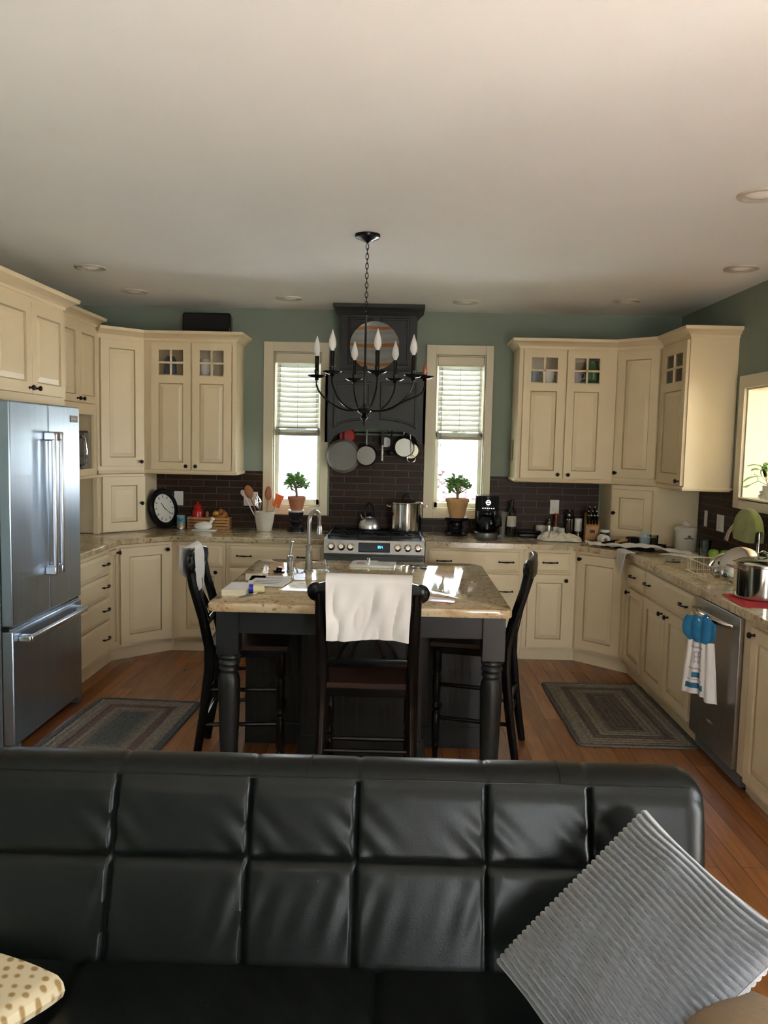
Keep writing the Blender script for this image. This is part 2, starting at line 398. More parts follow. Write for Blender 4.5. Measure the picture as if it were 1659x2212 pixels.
# small bright room beyond the pass-through
structure(MB().box(XR+.12, 4.5, 6.0, 6.1, 0, CZ).build('wall_sunroom_back', SUNW))
structure(MB().box(XR+.12, 4.5, 2.9, 3.0, 0, CZ).build('wall_sunroom_front', SUNW))
mb = MB(); wall_with_holes(mb, 3.0, 6.0, 0, CZ, [(3.4, 4.9, .9, 2.35)], lambda m,a,b,c,d: m.box(4.4,4.5,a,b,c,d)); structure(mb.build('wall_sunroom_right', SUNW))

# window trims, sashes, panes
def window(name, hole, y_in, facing='y', sash_mid=True, yaxis=D, casing=True, sill=False):
    a, b, c, d = hole; cw = .085
    root = bpy.data.objects.new(name, None); COL.objects.link(root); root['kind'] = 'structure'; root.location = ((a+b)/2, yaxis, c) if facing == 'y' else (yaxis, (a+b)/2, c)
    def B(m, u0, u1, v0, v1, z0, z1):
        if facing == 'y': m.box(u0, u1, v0, v1, z0, z1)
        else: m.box(v0, v1, u0, u1, z0, z1)
    s = y_in  # +1: outside is +axis ; -1: outside is -axis
    def V(p, q): return (yaxis+min(s*p, s*q), yaxis+max(s*p, s*q))
    if casing:
        m = WMB(root); v = V(-.022, 0)
        B(m, a-cw, a-.004, *v, c-.078, d+.082); B(m, b+.004, b+cw-.02, *v, c-.078, d+.082)
        B(m, a-.004, b+.004, *v, d+.004, d+.082); B(m, a-.004, b+.004, *v, c-.078, c-.004)
        m.build('window_casing', TRIMM, root, bevel=.003)
    m = WMB(root); v = V(.002, .118); t = .006
    B(m, a, a+t, *v, c, d); B(m, b-t, b, *v, c, d); B(m, a, b, *v, d-t, d); B(m, a, b, *v, c, c+t)
    m.build('window_jamb', TRIMM, root)
    m = WMB(root); v = V(.07, .105); f = .030
    B(m, a+t, a+t+f, *v, c+t, d-t); B(m, b-t-f, b-t, *v, c+t, d-t); B(m, a+t, b-t, *v, d-t-f, d-t); B(m, a+t, b-t, *v, c+t, c+t+f+.012)
    if sash_mid: zm = (c+d)/2-.02; B(m, a+t, b-t, *v, zm-.02, zm+.02)
    m.build('window_sash', VINYL, root)
    m = WMB(root); v = V(.086, .089); B(m, a+t+f, b-t-f, *v, c+t+f, d-t-f); m.build('window_pane', GLASS, root)
    return root
window('window_1', W1, 1); window('window_2', W2, 1)
window('window_3', RW2, -1, yaxis=YR, sash_mid=False)
window('window_4', SW, 1, 'x', yaxis=XR, sash_mid=False)
window('window_6', SW2, 1, 'x', yaxis=XR, sash_mid=False)
window('window_5', (3.4, 4.9, .9, 2.35), 1, 'x', yaxis=4.4, sash_mid=False)
# pass-through trim
a, b, c, d = PT; m = MB()
m.box(XR-.022, XR, b+.0, b+.085, c-.07, d+.085).box(XR-.022, XR, a-.085, a, c-.07, d+.085).box(XR-.022, XR, a, b, d, d+.085).box(XR-.022, XR, a-.0, b, c-.07, c)
m.box(XR-.022, XR+.13, a, b, c-.012, c+.008).box(XR, XR+.12, b-.012, b, c, d).box(XR, XR+.12, a, a+.012, c, d).box(XR, XR+.12, a, b, d-.012, d)
structure(m.build('trim_1', TRIMM, bevel=.003))
# grey cloth shade hanging on the far wall beyond the pass-through
tag(MB().box(3.15, 4.25, 5.975, 5.998, 1.46, 2.4).build('wall_panel', SHADE, bevel=.004), 'flat grey panel on the cream wall beyond the right wall opening', 'panel')
# backsplash tiles
m = MB(); yb = D-.009
m.box(-2.01, -1.118, yb, D-.0005, .916, 1.40).box(-1.118, -.555, yb, D-.0005, .916, 1.037).box(-.555, .231, yb, D-.0005, .916, 1.72).box(.231, .789, yb, D-.0005, .916, 1.037).box(.789, 1.70, yb, D-.0005, .916, 1.40)
structure(m.build('trim_2', TILEX, smooth=0))
m = MB(); m.box(XR-.009, XR-.0005, 3.15, 6.205, .916, 1.272).box(XR-.009, XR-.0005, 5.568, 6.205, 1.272, 1.385).box(XR-.009, XR-.0005, 3.15, 4.262, 1.272, 1.385)
structure(m.build('trim_3', TILEY, smooth=0))

# blinds
def blind(hole, label, first):
    a, b, c, d = hole; t = thing('window_blind', label, 'blind', ((a+b)/2, D+.035, c), 0, 'window blinds')
    m = WMB(t); m.box(a+.012, b-.012, D+.004, D+.06, d-.085, d-.01).build('valance', TRIMM, t, bevel=.003)
    zb = 1.715 if first else 1.71
    m = WMB(t); z = d-.105; k = 0
    while z > zb+.06:
        m.box(a+.022, b-.022, -.024, .024, -.0014, .0014, M=T3((0, D+.035, z)) @ RX(57)); z -= .0415
    m.build('slats', BLINDM, t)
    m = WMB(t)
    for q in range(7): m.box(a+.018, b-.018, D+.010, D+.058, zb+.0185+q*.006, zb+.0225+q*.006)
    m.box(a+.016, b-.016, D+.012, D+.056, zb-.012, zb+.016); m.build('bottom_rail', mat('rail_paint', (.40, .38, .28), .5), t)
    m = WMB(t); x = a+.05
    m.tube([(x, D+.001, d-.10), (x, D+.001, 1.55)], .0022, 6)
    for q in (.1, .5, .9): m.tube([(a+(b-a)*q, D+.012, d-.1), (a+(b-a)*q, D+.012, zb)], .0012, 5)
    m.build('pull_cord', GREYPL, t); return t
blind(W1, 'white slatted blind half lowered in the window left of the range', True)
blind(W2, 'white slatted blind half lowered in the window right of the range', False)

# ---------------------------------------------------------------- cabinet joinery
TH = .021
def ring(m, x0, x1, z0, z1, i0, y0, i1, y1, mi=0):
    vs = [(x0+i0,y0,z0+i0),(x1-i0,y0,z0+i0),(x1-i0,y0,z1-i0),(x0+i0,y0,z1-i0),(x0+i1,y1,z0+i1),(x1-i1,y1,z0+i1),(x1-i1,y1,z1-i1),(x0+i1,y1,z1-i1)]
    m.add(vs, [(0,1,5,4),(1,2,6,5),(2,3,7,6),(3,0,4,7)], mi)
def raised(m, x0, x1, z0, z1, yf):
    # panel set into a frame whose face is at yf: glazed groove then raised field
    ring(m, x0, x1, z0, z1, 0, yf, .003, yf+.010, 1)
    ring(m, x0, x1, z0, z1, .003, yf+.010, .008, yf+.010, 1)
    ring(m, x0, x1, z0, z1, .008, yf+.010, .036, yf+.002)
    i = .036; m.add([(x0+i,yf+.002,z0+i),(x1-i,yf+.002,z0+i),(x1-i,yf+.002,z1-i),(x0+i,yf+.002,z1-i)], [(0,1,2,3)], 0)
def knob(parent, x, z, y=-TH):
    m = MB(); m.lathe([(.0085, 0), (.006, .004), (.0055, .014), (.013, .020), (.0155, .026), (.013, .032), (.005, .035)], 16, T3((x, y, z)) @ RX(90)); m.build('knob', ORB, parent)
def pull(parent, x, z, y=-TH, w=.105):
    m = MB(); h = w/2
    pts = [(x-h, y-.002, z), (x-h, y-.016, z), (x-h*.8, y-.024, z), (x-h*.4, y-.029, z), (x, y-.031, z), (x+h*.4, y-.029, z), (x+h*.8, y-.024, z), (x+h, y-.016, z), (x+h, y-.002, z)]
    m.tube(pts, [.007, .0065, .005, .0065, .0085, .0065, .005, .0065, .007], 8, flat=.8)
    m.ball((x-h-.001, y-.016, z), .008, 10).ball((x+h+.001, y-.016, z), .008, 10)
    m.build('pull_handle', ORB, parent)
def door(parent, x0, x1, z0, z1, kx=None, kz=None, glass=0., st=.062, name='door', double=None):
    w, h = x1-x0, z1-z0; m = MB(); yf = -TH
    def fr(a, b, c, d): m.box(a, b, yf, -.001, c, d)
    fr(x0, x0+st, z0, z1); fr(x1-st, x1, z0, z1); fr(x0+st, x1-st, z0, z0+st)
    top = z1-st; fr(x0+st, x1-st, top, z1); ptop = top
    if glass:
        gb = z1-st-glass; fr(x0+st, x1-st, gb-.062, gb); ptop = gb-.062
        xm, zm = (x0+x1)/2, gb+glass/2
        m.box(xm-.007, xm+.007, yf+.001, -.006, gb, top); m.box(x0+st, x1-st, yf+.001, -.006, zm-.007, zm+.007)
    raised(m, x0+st, x1-st, z0+st, ptop, yf)
    ring(m, x0, x1, z0, z1, 0, -.0005, -.0035, -.0005, 1)
    dr = m.build(name, [CREAM, GLAZE], parent, smooth=0)
    if glass:
        MB().box(x0+st-.004, x1-st+.004, -.010, -.007, gb-.004, top+.004).build('glass_pane', GLASS, dr)
    if kx is not None: knob(dr, kx, kz)
    return dr
def drawer(parent, x0, x1, z0, z1, pulls=None, name='drawer'):
    m = MB(); yf = -TH
    ring(m, x0, x1, z0, z1, 0, -.001, 0, yf+.006); ring(m, x0, x1, z0, z1, 0, yf+.006, .022, yf)
    i = .022; m.add([(x0+i,yf,z0+i),(x1-i,yf,z0+i),(x1-i,yf,z1-i),(x0+i,yf,z1-i)], [(0,1,2,3)]); m.add([(x0,-.001,z0),(x1,-.001,z0),(x1,-.001,z1),(x0,-.001,z1)], [(3,2,1,0)])
    ring(m, x0, x1, z0, z1, 0, -.0005, -.0035, -.0005, 1)
    dr = m.build(name, [CREAM, GLAZE], parent, smooth=0)
    for px in (pulls or []): pull(dr, px, (z0+z1)/2+.004)
    return dr
CROWN = [(0, 2.425), (.006, 2.425), (.010, 2.440), (.018, 2.446), (.040, 2.466), (.058, 2.474), (.062, 2.486), (.062, 2.496), (-.02, 2.496), (-.02, 2.425)]
def crown(m, path, side=-1, dz=0., t0=None, t1=None, s=1.): m.sweep([(o*s, z+dz) for o, z in CROWN], path, 0, side, t0, t1)
LIGHTRAIL = [(0, 1.372), (.012, 1.378), (.016, 1.39), (.010, 1.402), (-.012, 1.402), (-.012, 1.372)]
LTOP = .872; KICK = .10
s2 = math.sqrt(.5)

def hollow(m, w, z0, z1, dep, zs, t=.018, endr=True):
    m.box(0, t, .02, dep, z0, z1).box(w-t, w, .02, dep, z0, z1).box(t, w-t, .02, dep, z0, z0+t).box(t, w-t, .02, dep, z1-t, z1).box(t, w-t, dep-t, dep, z0, z1)
    m.box(t, w-t, .03, dep-t, zs-t, zs)
def faceframe(m, w, z0, z1, sl=.05, sr=.05, bt=.04, tp=.06, mid=None):
    m.box(0, sl, 0, .02, z0, z1).box(w-sr, w, 0, .02, z0, z1).box(sl, w-sr, 0, .02, z0, z0+bt).box(sl, w-sr, 0, .02, z1-tp, z1)
    if mid: m.box(mid-.012, mid+.012, 0, .02, z0+bt, z1-tp)

# ---- left wall uppers: over-fridge cabinet and microwave cabinet
t = thing('wall_cabinet', 'cream two-door cabinet high above the stainless fridge', 'cabinet', (-2.05, 4.05, 0), R(90))
m = MB(); m.box(0, .965, 0, .565, 1.862, 2.44); m.box(0, .965, .0, .02, 1.845, 1.862); m.build('body', CREAM, t)
door(t, .035, .478, 1.895, 2.395, .44, 1.925); door(t, .488, .935, 1.895, 2.395, .525, 1.925)
m = WMB(t); crown(m, [(-2.05, 4.05), (-2.05, 5.015), (-2.62, 5.015)], -1, 0, None, None, 1.25); m.build('crown_molding', CREAM, t)
t = thing('microwave_cabinet', 'cream cabinet with two short doors over an open niche beside the fridge', 'cabinet', (-2.285, 5.42, 0), R(90))
w = .765; m = MB()
m.box(0, .02, 0, .33, 1.37, 2.5).box(w-.02, w, 0, .33, 1.37, 2.5).box(.02, w-.02, .31, .33, 1.37, 2.5).box(.02, w-.02, 0, .31, 1.87, 1.89).box(.02, w-.02, 0, .31, 2.48, 2.5).box(.02, w-.02, 0, .31, 1.37, 1.40)
m.box(0, .055, -.001, .019, 1.37, 2.5).box(w-.055, w, -.001, .019, 1.37, 2.5).box(.055, w-.055, -.001, .019, 1.82, 1.90).box(.055, w-.055, -.001, .019, 2.44, 2.5).box(.055, w-.055, -.001, .019, 1.37, 1.42)
m.build('body', CREAM, t); MB().box(-.01, w+.01, -.03, .02, 1.352, 1.372).build('shelf_lip', CREAM, t, bevel=.004)
door(t, .03, .378, 1.905, 2.45, .345, 1.93, st=.05); door(t, .386, .735, 1.905, 2.45, .42, 1.93, st=.05)
m = WMB(t); crown(m, [(-2.285, 5.42), (-2.285, 6.186), (-2.62, 6.186)], -1, .055, None, None, 1.05); m.build('crown_molding', CREAM, t)
# microwave in the niche
t = thing('microwave', 'black microwave with a bowed chrome handle in the niche beside the fridge', 'microwave', (-2.30, 5.50, 1.401), R(90))
MB().box(0, .56, 0, .26, 0, .30).build('body', BLACKPL, t, bevel=.006)
MB().box(.01, .44, -.012, 0, .015, .285).build('door', DISPB, t, bevel=.003); MB().box(.45, .55, -.008, 0, .015, .285).build('control_panel', GREYPL, t, bevel=.002)
MB().tube([(.40+.0, -.012, .04), (.40, -.04, .06), (.40, -.052, .15), (.40, -.04, .24), (.40, -.012, .26)], .008, 8).build('handle', CHROME, t)

# ---- left diagonal corner tower (wall cabinet + garage)
A = (-2.01, 6.475); B = (-2.285, 6.205)
def diag_cab(t, poly, z0, z1): m = WMB(t); m.prism(poly, z0, z1); m.build('body', CREAM, t)
ang = math.atan2(A[1]-B[1], A[0]-B[0]); dl = math.hypot(A[0]-B[0], A[1]-B[1])
t = thing('corner_wall_cabinet', 'tall cream single-door cabinet set diagonally in the left back corner', 'cabinet', (B[0], B[1], 0), ang)
diag_cab(t, [B, A, (-2.01, D-.002), (XL+.002, D-.002), (XL+.002, 6.205)], 1.385, 2.44)
door(t, .022, dl-.018, 1.435, 2.405, dl-.045, 1.47, st=.066)
m = WMB(t); crown(m, [B, A], -1, 0, None, (1, 0)); m.build('crown_molding', CREAM, t)
m = WMB(t); m.sweep(LIGHTRAIL, [B, A], 0, -1, None, (1, 0)); m.build('light_rail', CREAM, t)
t = thing('corner_garage_cabinet', 'small cream one-door cabinet on the counter in the left back corner', 'cabinet', (B[0], B[1], .915), ang)
diag_cab(t, [B, A, (-2.01, D-.011), (XL+.002, D-.011), (XL+.002, 6.205)], .918, 1.370)
door(t, .03, dl-.005, .012, .435, dl-.04, .225, st=.066)
t = tag(MB().box(-2.305, -2.265, 6.15, 6.19, 0, .435).build('cabinet_post', CREAM, bevel=.003), 'cream post under the microwave niche on the left counter', 'post', loc=(0,0,.915))

# ---- back-left uppers
def upper2(name, label, x0, x1, dlist, glass, contents, crown_path, rail_path, c0, c1, sl, sr):
    t = thing(name, label, 'cabinet', (x0, 6.475, 0)); w = x1-x0; m = MB()
    hollow(m, w, 1.385, 2.44, .343, 2.165); mid = (dlist[0][1]+dlist[1][0])/2-x0
    faceframe(m, w, 1.385, 2.44, sl, sr, .045, .05, mid); m.build('body', CREAM, t)
    for i, (a, b) in enumerate(dlist):
        kx = (b-.032) if i == 0 else (a+.032); door(t, a-x0, b-x0, 1.41, 2.41, kx-x0, 1.44, glass=.198, st=.058)
    m = WMB(t); crown(m, crown_path, -1, 0, c0, c1); m.build('crown_molding', CREAM, t)
    m = WMB(t); m.sweep(LIGHTRAIL, rail_path, 0, -1, c0, c1); m.build('light_rail', CREAM, t)
    return t
tdir = (A[0]-B[0], A[1]-B[1])
upper2('wall_cabinet', 'cream two-door wall cabinet with small glass panes left of the left window', -2.009, -1.279, [(-1.948, -1.636), (-1.623, -1.316)], 1, None,
       [(-2.009, 6.475), (-1.279, 6.475), (-1.279, D-.001)], [(-2.009, 6.475), (-1.279, 6.475), (-1.279, D-.001)], tdir, None, .055, .03)
A2 = (1.715, 6.475); B2 = (1.99, 6.21); td2 = (B2[0]-A2[0], B2[1]-A2[1])
upper2('wall_cabinet', 'cream two-door wall cabinet with small glass panes right of the right window', .951, 1.714, [(.984, 1.306), (1.324, 1.634)], 1, None,
       [(.951, D-.001), (.951, 6.475), (1.714, 6.475)], [(.951, D-.001), (.951, 6.475), (1.714, 6.475)], None, td2, .03, .075)
# contents seen through the glass panes
def cup(x, y, z, r, h, ml, label, group='dishes behind the cabinet glass'):
    t = thing('cup', label, 'cup', (x, y, z), 0, group)
    MB().lathe([(r*.7, 0), (r, h*.3), (r, h), (r*.9, h), (r*.88, h*.3), (.001, h*.1)], 20).build('bowl', ml, t)
    MB().tube([(r*.95, 0, h*.8), (r*1.5, 0, h*.75), (r*1.55, 0, h*.4), (r*.95, 0, h*.3)], .006, 8).build('handle', ml, t)
Z1 = 2.1655
BLUEG = mat('blue_grey_glaze', (.12, .17, .25), .2); GREENG = mat('green_glaze', (.06, .16, .05), .3, noise=.3, nscale=12); LILAC = mat('lilac_glaze', (.40, .38, .45), .3)
cup(1.08, 6.58, Z1, .045, .10, BLUEG, 'blue grey cup behind the leftmost pane of the right glass cabinet')
cup(1.20, 6.57, Z1, .042, .09, WHITEC, 'white cup behind glass in the left door of the right cabinet')
cup(1.42, 6.57, Z1, .042, .10, LILAC, 'pale lilac cup behind glass in the right door of the right cabinet')
cup(-1.55, 6.58, Z1, .04, .13, WHITEC, 'white cup behind glass in the right door of the left cabinet')
t = tag(MB().lathe([(.03, 0), (.07, .03), (.075, .09), (.05, .13), (.035, .16), (.04, .18), (.03, .18), (.03, .16), (.001, .02)], 20).build('pitcher', GREENG), 'green and brown glazed pitcher behind glass near the right corner', 'pitcher', 'dishes behind the cabinet glass', (1.56, 6.62, Z1))
t = tag(MB().lathe([(.04, 0), (.05, .02), (.045, .12), (.03, .15), (.02, .15), (.001, .02)], 20).build('vase', BLUEG), 'dark vase behind glass in the left door of the left cabinet', 'vase', 'dishes behind the cabinet glass', (-1.84, 6.62, Z1))

# ---- right diagonal corner and right wall upper
ang2 = math.atan2(td2[1], td2[0]); dl2 = math.hypot(*td2)
t = thing('corner_wall_cabinet', 'tall cream single-door cabinet set diagonally in the right back corner', 'cabinet', (A2[0], A2[1], 0), ang2)
diag_cab(t, [A2, B2, (XR-.002, 6.21), (XR-.002, D-.002), (1.715, D-.002)], 1.385, 2.44)
door(t, .018, dl2-.022, 1.43, 2.405, .042, 1.465, st=.066)
m = WMB(t); crown(m, [A2, B2], -1, 0, (1, 0), (0, -1)); m.build('crown_molding', CREAM, t)
m = WMB(t); m.sweep(LIGHTRAIL, [A2, B2], 0, -1, (1, 0), (0, -1)); m.build('light_rail', CREAM, t)
t = thing('corner_garage_cabinet', 'small cream one-door cabinet on the counter in the right back corner', 'cabinet', (A2[0], A2[1], .915), ang2)
diag_cab(t, [A2, B2, (XR-.011, 6.21), (XR-.011, D-.011), (1.715, D-.011)], .918, 1.370)
door(t, .02, dl2-.03, .05, .42, .045, .235, st=.06)
t = thing('wall_cabinet', 'narrow cream glass-topped cabinet on the right wall with a plain lit end panel', 'cabinet', (1.99, 6.209, 0), R(-90)); w = .56; m = MB()
hollow(m, w, 1.385, 2.44, .328, 2.165); faceframe(m, w, 1.385, 2.44, .05, .05, .045, .05); m.build('body', CREAM, t)
door(t, .03, w-.012, 1.41, 2.41, w-.045, 1.44, glass=.198, st=.075)
m = WMB(t); crown(m, [(1.99, 6.209), (1.99, 5.649), (XR-.001, 5.649)], -1, 0, td2, None); m.build('crown_molding', CREAM, t)
m = WMB(t); m.sweep(LIGHTRAIL, [(1.99, 6.209), (1.99, 5.649), (XR-.001, 5.649)], 0, -1, td2, None); m.build('light_rail', CREAM, t)

# small framed gauge on the side of the right wall cabinet
t = thing('framed_gauge', 'small metal framed gauge on the left side of the right wall cabinet', 'gauge', (.950, 6.69, 1.54), 0)
MB().box(-.016, 0, -.03, .03, 0, .165).build('frame', BRASS, t, bevel=.004); MB().box(-.019, -.0155, -.02, .02, .015, .15).build('face', GREYPL, t)

# ---------------------------------------------------------------- base cabinets
FB = 6.205  # back run face
def base(name, label, loc, rz, w, dep=.6): 
    t = thing(name, label, 'cabinet', loc, rz); m = MB(); m.box(0, w, 0, dep, KICK, LTOP); m.box(0, w, .06, dep, 0, KICK); m.build('body', CREAM, t); 
    m = MB(); m.box(0, w, .045, .06, 0.001, KICK-.001); m.build('toe_kick', CREAM, t); return t
# left run, facing +x
XF = -2.04
t = base('drawer_cabinet', 'cream four-drawer base cabinet between fridge and left corner', (XF, 5.02, 0), R(90), .70, .575)
for z0, z1 in ((.70, .835), (.535, .685), (.37, .52), (.125, .355)): drawer(t, .02, .682, z0, z1, [.58 if z0 > .6 else .58])
t = base('narrow_base_cabinet', 'narrow cream base cabinet door beside the left corner cabinet', (XF, 5.722, 0), R(90), .16, .575)
door(t, .02, .145, .13, .845, .125, .82, st=.035)
# left diagonal base
def diag_base(name, label, P, Q, poly, kx, left):
    a = math.atan2(Q[1]-P[1], Q[0]-P[0]); L = math.hypot(Q[0]-P[0], Q[1]-P[1])
    t = thing(name, label, 'cabinet', (P[0], P[1], 0), a); m = WMB(t); m.prism(poly, KICK, LTOP); m.build('body', CREAM, t)
    o = .045; d = (math.cos(a), math.sin(a)); n = (-d[1]*o, d[0]*o); O = (P[0]+n[0], P[1]+n[1])
    def atx(x): k = (x-O[0])/d[0]; return (x, O[1]+k*d[1])
    def aty(y): k = (y-O[1])/d[1]; return (O[0]+k*d[0], y)
    if P[0] < 0: P1, Q1 = atx(XF-.045), aty(FB+.045)
    else: P1, Q1 = aty(FB+.045), atx(1.70+.045)
    pp = list(poly[2:]); m = WMB(t); m.prism([P1, Q1]+([(Q[0], FB+.045)]+pp[:-1]+[(pp[-1][0], P[1]), (P1[0], P[1])] if P[0] < 0 else [(Q1[0], Q[1])]+pp[:-1]+[(P[0], pp[-1][1]), (P[0], FB+.045)]), 0.001, KICK-.001); m.build('toe_kick', CREAM, t)
    door(t, .03, L-.03, .125, .845, (.058 if left else L-.058), .815, st=.066)
    return t
diag_base('corner_base_cabinet', 'cream diagonal base cabinet in the left back corner', (XF, 5.884), (-1.715, FB), [(XF, 5.884), (-1.715, FB), (-1.715, D-.002), (XL+.002, D-.002), (XL+.002, 5.884)], 0, False)
diag_base('corner_base_cabinet', 'cream diagonal base cabinet in the right back corner', (1.395, FB), (1.70, 5.90), [(1.395, FB), (1.70, 5.90), (XR-.002, 5.90), (XR-.002, D-.002), (1.395, D-.002)], 0, True)
# back run
t = base('base_cabinet', 'narrow cream back-wall base cabinet with drawer over door, left of the range', (-1.713, FB, 0), 0, .415, .613)
drawer(t, .05, .392, .69, .845, [.221]); door(t, .05, .392, .125, .672, .345, .64)
t = base('wide_drawer_cabinet', 'wide cream drawer base cabinet immediately left of the range', (-1.296, FB, 0), 0, .755, .613)
for z0, z1 in ((.69, .845), (.41, .672), (.125, .392)): drawer(t, .03, .73, z0, z1, [.145, .61])
t = base('wide_drawer_cabinet', 'wide cream drawer base cabinet immediately right of the range', (.240, FB, 0), 0, .758, .613)
for z0, z1 in ((.69, .845), (.41, .672), (.125, .392)): drawer(t, .03, .722, z0, z1, [.145, .62])
t = base('base_cabinet', 'narrow cream back-wall base cabinet with drawer over door, right of the range', (1.0, FB, 0), 0, .394, .613)
drawer(t, .035, .355, .70, .845, [.195]); door(t, .035, .36, .115, .68, .32, .64)
# right run facing -x
XG = 1.70
t = base('base_cabinet', 'slim cream base cabinet with drawer over door on the right run', (XG, 5.898, 0), R(-90), .478, .61)
drawer(t, .10, .46, .685, .84, [.25]); door(t, .10, .46, .13, .668, .16, .64, st=.05)
t = base('sink_base_cabinet', 'wide cream sink base cabinet with double doors left of the dishwasher', (XG, 5.418, 0), R(-90), .925, .61)
drawer(t, .025, .9, .69, .845, [.10, .78]); door(t, .025, .452, .125, .672, .40, .64); door(t, .462, .9, .125, .672, .51, .64)
t = base('base_cabinet', 'cream base cabinet right of the dishwasher', (XG, 3.815, 0), R(-90), .615, .61)
door(t, .05, .58, .10, .845, .085, .815)
# dishwasher
t = thing('dishwasher', 'stainless dishwasher with a bowed bar handle in the right run', 'dishwasher', (XG, 4.485, 0), R(-90))
MB().box(.005, .60, .02, .58, .02, .868).build('body', GREYPL, t)
MB().box(.01, .595, -.022, .019, .105, .862).build('door', mat('washer_steel', (.34, .33, .31), .38, metal=1., noise=.06, nscale=30, stretch=(1, .03, 1)), t, bevel=.004)
MB().box(.01, .595, .045, .06, .004, .10).build('toe_kick', BLACKPL, t)
m = MB(); m.tube([(.09, -.022, .80), (.10, -.05, .805), (.14, -.075, .81), (.30, -.085, .81), (.46, -.075, .81), (.50, -.05, .805), (.51, -.022, .80)], [.014, .015, .018, .019, .018, .015, .014], 12); m.build('handle', STEELP, t)
MB().box(.255, .335, -.0235, -.0215, .235, .245).build('badge', CHROME, t)
tag(MB().box(XG, XR-.003, 3.818, 3.882, .10, .872).box(XG+.05, XR-.003, 3.818, 3.882, .0005, .10).build('filler_panel', CREAM), 'cream filler strip between dishwasher and next cabinet', 'panel')

# ---------------------------------------------------------------- countertops
def slab(name, poly, label, mat_=GRAN, z0=.873, z1=.914, bevel=.008, kind=None):
    cx = sum(p[0] for p in poly)/len(poly); cy = sum(p[1] for p in poly)/len(poly)
    m = MB(); m.prism([(x-cx, y-cy) for x, y in poly], 0, z1-z0)
    o = m.build(name, mat_, bevel=bevel, smooth=30); return tag(o, label, 'countertop', None, (cx, cy, z0))
slab('countertop', [(-2.0, 5.0), (-2.0, 5.865), (-1.69, 6.175), (-.542, 6.175), (-.542, D-.011), (XL+.002, D-.011), (XL+.002, 5.0)], 'beige granite worktop of the left run, from fridge to range')
# right one with a sink cut-out: pieces share one mesh
SK = (1.79, 2.20, 4.55, 5.22)
def right_counter():
    z0, z1 = 0, .041; m = MB(); ox, oy = 1.6, 5.8
    outer = [(.238, 6.175), (1.36, 6.175), (1.668, 5.87), (1.668, 3.15), (XR-.011, 3.15), (XR-.011, D-.011), (.238, D-.011)]
    x0, x1, y0, y1 = SK
    polys = [[(.238, 6.175), (1.36, 6.175), (1.668, 5.87), (1.668, y1), (XR-.011, y1), (XR-.011, D-.011), (.238, D-.011)], [(1.668, 3.15), (XR-.011, 3.15), (XR-.011, y0), (1.668, y0)], [(1.668, y0), (x0, y0), (x0, y1), (1.668, y1)], [(x1, y0), (XR-.011, y0), (XR-.011, y1), (x1, y1)]]
    for p in polys: m.prism([(x-ox, y-oy) for x, y in p], z0, z1)
    return tag(m.build('countertop', GRAN, smooth=0), 'beige granite worktop of the right run, from range round to the sink', 'countertop', None, (ox, oy, .873))
right_counter()
t = thing('kitchen_sink', 'stainless double undermount sink in the right worktop', 'sink', ((SK[0]+SK[1])/2, (SK[2]+SK[3])/2, .68))
m = WMB(t); x0, x1, y0, y1 = SK
m.box(x0-.02, x0, y0-.02, y1+.02, .68, .872).box(x1, x1+.02, y0-.02, y1+.02, .68, .872).box(x0, x1, y0-.02, y0, .68, .872).box(x0, x1, y1, y1+.02, .68, .872).box(x0-.02, x1+.02, y0-.02, y1+.02, .665, .68)
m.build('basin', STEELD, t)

# ---------------------------------------------------------------- fridge
t = thing('refrigerator', 'stainless french-door refrigerator with a bottom freezer drawer', 'refrigerator', (-1.95, 4.085, 0), R(90))
MB().box(.003, .907, .065, .665, .03, 1.825).build('body', GREYPL, t, bevel=.006)
zs = .665; l1 = MB().box(0, .4535, 0, .06, zs+.008, 1.838).build('door', FRIDGES, t, bevel=.008)
l2 = MB().box(.4575, .91, 0, .06, zs+.008, 1.838).build('door', FRIDGES, t, bevel=.008)
fz = MB().box(0, .91, 0, .06, .045, zs-.012).build('freezer_drawer', FRIDGES, t, bevel=.008)
def barh(p, x, z0, z1):
    m = MB(); m.box(x-.015, x+.015, -.068, -.042, z0, z1); m.box(x-.017, x+.017, -.064, -.0005, z0-.006, z0+.045); m.box(x-.017, x+.017, -.064, -.0005, z1-.045, z1+.006); m.build('handle', STEEL, p, bevel=.008)
barh(l1, .408, .89, 1.68); barh(l2, .503, .89, 1.68)
m = MB(); m.box(.07, .84, -.072, -.044, .588, .618); m.box(.055, .105, -.066, -.0005, .585, .621); m.box(.805, .855, -.066, -.0005, .585, .621); m.build('handle', STEEL, fz, bevel=.008)
bd = MB().box(.765, .875, -.003, -.0005, 1.745, 1.785).build('badge', GREYPL, l2, label='small brand badge'); m = MB()
for k, ww in enumerate((.010, .005, .009, .007, .010, .006, .009, .006, .008)): m.box(.775+k*.0105, .775+k*.0105+ww*.85, -.0042, -.003, 1.759, 1.771)
m.build('lettering', CHROME, bd)
m = MB(); m.box(.84, .90, .0, .06, .004, .04); m.build('foot', GREYPL, t); MB().box(.01, .07, .0, .06, .004, .04).build('foot', GREYPL, t)
MB().box(0, .91, .02, .06, zs-.012, zs+.008).build('gasket', BLACKPL, t)

